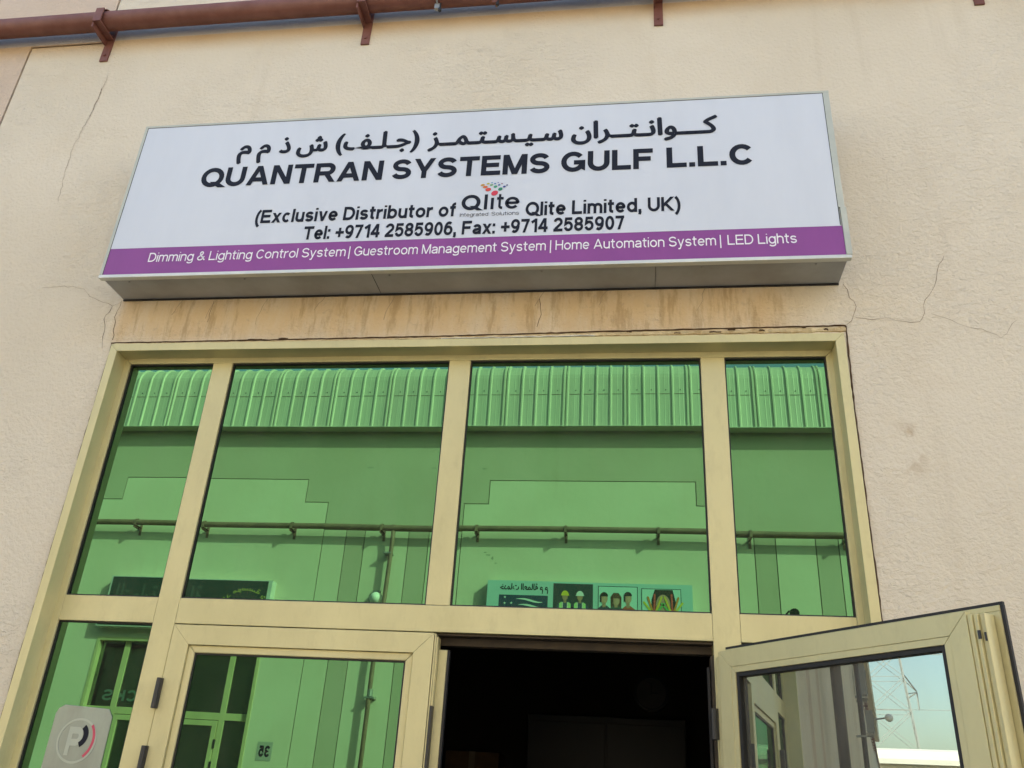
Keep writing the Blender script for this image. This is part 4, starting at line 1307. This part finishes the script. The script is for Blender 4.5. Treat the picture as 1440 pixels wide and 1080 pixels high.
for s_ in (-1, 1):
    base = (hx + s_ * .13, .0)
    pr2([(base[0] - .06, -.3), (base[0] - .07, .08), (base[0] + .07, .08), (base[0] + .06, -.3)], 4, (.10, .35, .45) if s_ < 0 else (.18, .42, .12))
    for k in range(5):
        an = R(90 + s_ * (-38 + 20 * k))
        ln = (.16, .21, .24, .22, .15)[k]
        cc = ((.55, .50, .05), (.55, .22, .04), (.50, .08, .06), (.60, .45, .05), (.12, .40, .12))[k]
        p0 = Vector((base[0] + (k - 2) * .026 * -s_, .06))
        d = Vector((math.cos(an), math.sin(an)))
        nn = Vector((-d.y, d.x)) * .014
        p1 = p0 + d * ln
        pr2([tuple(p0 - nn), tuple(p1 - nn), tuple(p1 + d * .012), tuple(p1 + nn), tuple(p0 + nn)], 5 + k, cc)

# ------------------------------------------------------------------ down the lane (mirrored in the open door)
dn = empty('drain_pipe', (-4.9, WF, .12))
tag(dn, 'dark vertical drain pipe on our wall left of the shopfront', 'pipe')
MB().tube([(0, -.12, 4.78), (0, -.12, 0.05)], .045, 14).obj('pipe', mat('dark_drain_paint', (.06, .05, .048), .6), dn, smooth=True)
for z in (4.3, 3.0, 1.7, .6):
    MB().box(-.07, .07, -.17, 0, z, z + .03).obj('bracket', GALV, dn)
dn2 = copy_tree(dn)
dn2.location = (-14.5, WF, .12)
dn2['label'] = 'dark drain pipe on our wall farther down the lane'
for i, (x, z, lb) in enumerate(((-17.0, 4.1, 'grey box unit fixed high on our wall down the lane'), (-26.0, 4.2, 'smaller far grey box unit on our wall down the lane'))):
    a_ = empty('air_conditioner', (x, WF, z))
    tag(a_, lb, 'air conditioner')
    MB().box(-.4, .4, -.24, -.04, 0, .62).obj('casing', flat('ac_casing_%d' % i, (.22, .22, .21)), a_, bevel=.01)
    MB().box(-.35, -.31, -.22, 0, -.05, -.005).box(.31, .35, -.22, 0, -.05, -.005).obj('bracket', GALV, a_)
    MB().tube([(0, -.242, .31), (0, -.252, .31)], .24, 20).obj('fan_grille', BLACKP, a_)
wl = empty('wall_lamp', (-34, WF, 5.4))
tag(wl, 'round globe lamp on a bracket far down our wall', 'lamp')
MB().tube([(0, 0, 0), (0, -.7, .1)], .03, 8).obj('arm', GALV, wl)
MB().tube([(0, -.75 - .15 * math.cos(R(a)), .1) for a in range(0, 181, 20)], [max(.01, .15 * math.sin(R(a))) for a in range(0, 181, 20)], 14).obj('shade', WHITEP, wl, smooth=True)
# end warehouse
ew = empty('end_warehouse', (-66, -6, 0))
tag(ew, 'low white warehouse with rounded eaves closing the end of the lane', 'building')
MB().box(-6, 0, -9, 5.9, 0, 6.2).obj('wall', CREAM_FAR, ew)
prof = [(0, 5.9), (.45, 5.9), (.5, 6.2), (.42, 6.5), (.2, 6.75), (-.2, 6.9), (-6, 7.3), (-6, 6.2), (0, 6.2)]
vs = [(x_, -9.3, z_) for x_, z_ in prof] + [(x_, 6.0, z_) for x_, z_ in prof]
n = len(prof)
MB().add(vs, [tuple(range(n)), tuple(range(2 * n - 1, n - 1, -1))] + [((i + 1) % n, i, n + i, n + (i + 1) % n) for i in range(n)]).obj('roof', WHITEP, ew, fix=True)
cols_ = [(.10, .25, .55), (.5, .42, .2), (.35, .38, .36), (.45, .40, .2)]
for k in range(10):
    y0 = -8.6 + k * 1.45
    MB().box(.003, .08, y0, y0 + .85, 0.1, 5.6).obj('panel', flat('end_panel_%d' % (k % 4), cols_[k % 4]) if k < 4 else bpy.data.materials['end_panel_%d' % (k % 4)], ew)
# pylon
py_ = empty('power_pylon', (-105, -1.6, 0))
tag(py_, 'steel lattice power pylon standing beyond the end of the lane', 'pylon')
STL = flat('pylon_steel', (.30, .32, .33))
def hw_(z): return 3.2 - z * (3.2 - .55) / 34 if z < 34 else .55
b = MB()
lv = [0, 5, 9.5, 13.5, 17, 20, 23, 26, 29, 32, 34, 37]
for sx in (-1, 1):
    for sy in (-1, 1):
        b.tube([(sx * hw_(z), sy * hw_(z), z) for z in lv], .075, 4)
b.obj('leg', STL, py_)
b = MB()
for z0, z1 in zip(lv[:-1], lv[1:]):
    a, c = hw_(z0), hw_(z1)
    for s in (-1, 1):
        for (p, q) in (((s * a, -a, z0), (s * c, c, z1)), ((s * a, a, z0), (s * c, -c, z1)), ((-a, s * a, z0), (c, s * c, z1)), ((a, s * a, z0), (-c, s * c, z1)), ((s * c, -c, z1), (s * c, c, z1)), ((-c, s * c, z1), (c, s * c, z1))):
            b.tube([p, q], .035, 4)
b.obj('bracing', STL, py_)
for z, L_ in ((15.2, 3.0), (21, 3.6), (27, 3.2)):
    b = MB()
    c = hw_(z)
    for s in (-1, 1):
        for sx in (-1, 1):
            b.tube([(sx * c, s * c, z), (0, s * L_, z + .4)], .07, 4)
            b.tube([(sx * hw_(z + 2), s * hw_(z + 2), z + 2), (0, s * L_, z + .5)], .07, 4)
        b.tube([(0, s * L_, z + .4), (0, s * L_, z - 1.4)], .08, 6)
    b.obj('cross_arm', STL, py_)
for s in (-1, 1):
    for z, L_ in ((13.8, 3.0), (19.6, 3.6), (25.6, 3.2)):
        P = []
        for i in range(25):
            t = i / 24 - .5
            P.append((t * 10, s * L_ + t * 300, z + 14 * (4 * t * t) * .5))
        MB().tube(P, .035, 4).obj('cable', STL, py_)
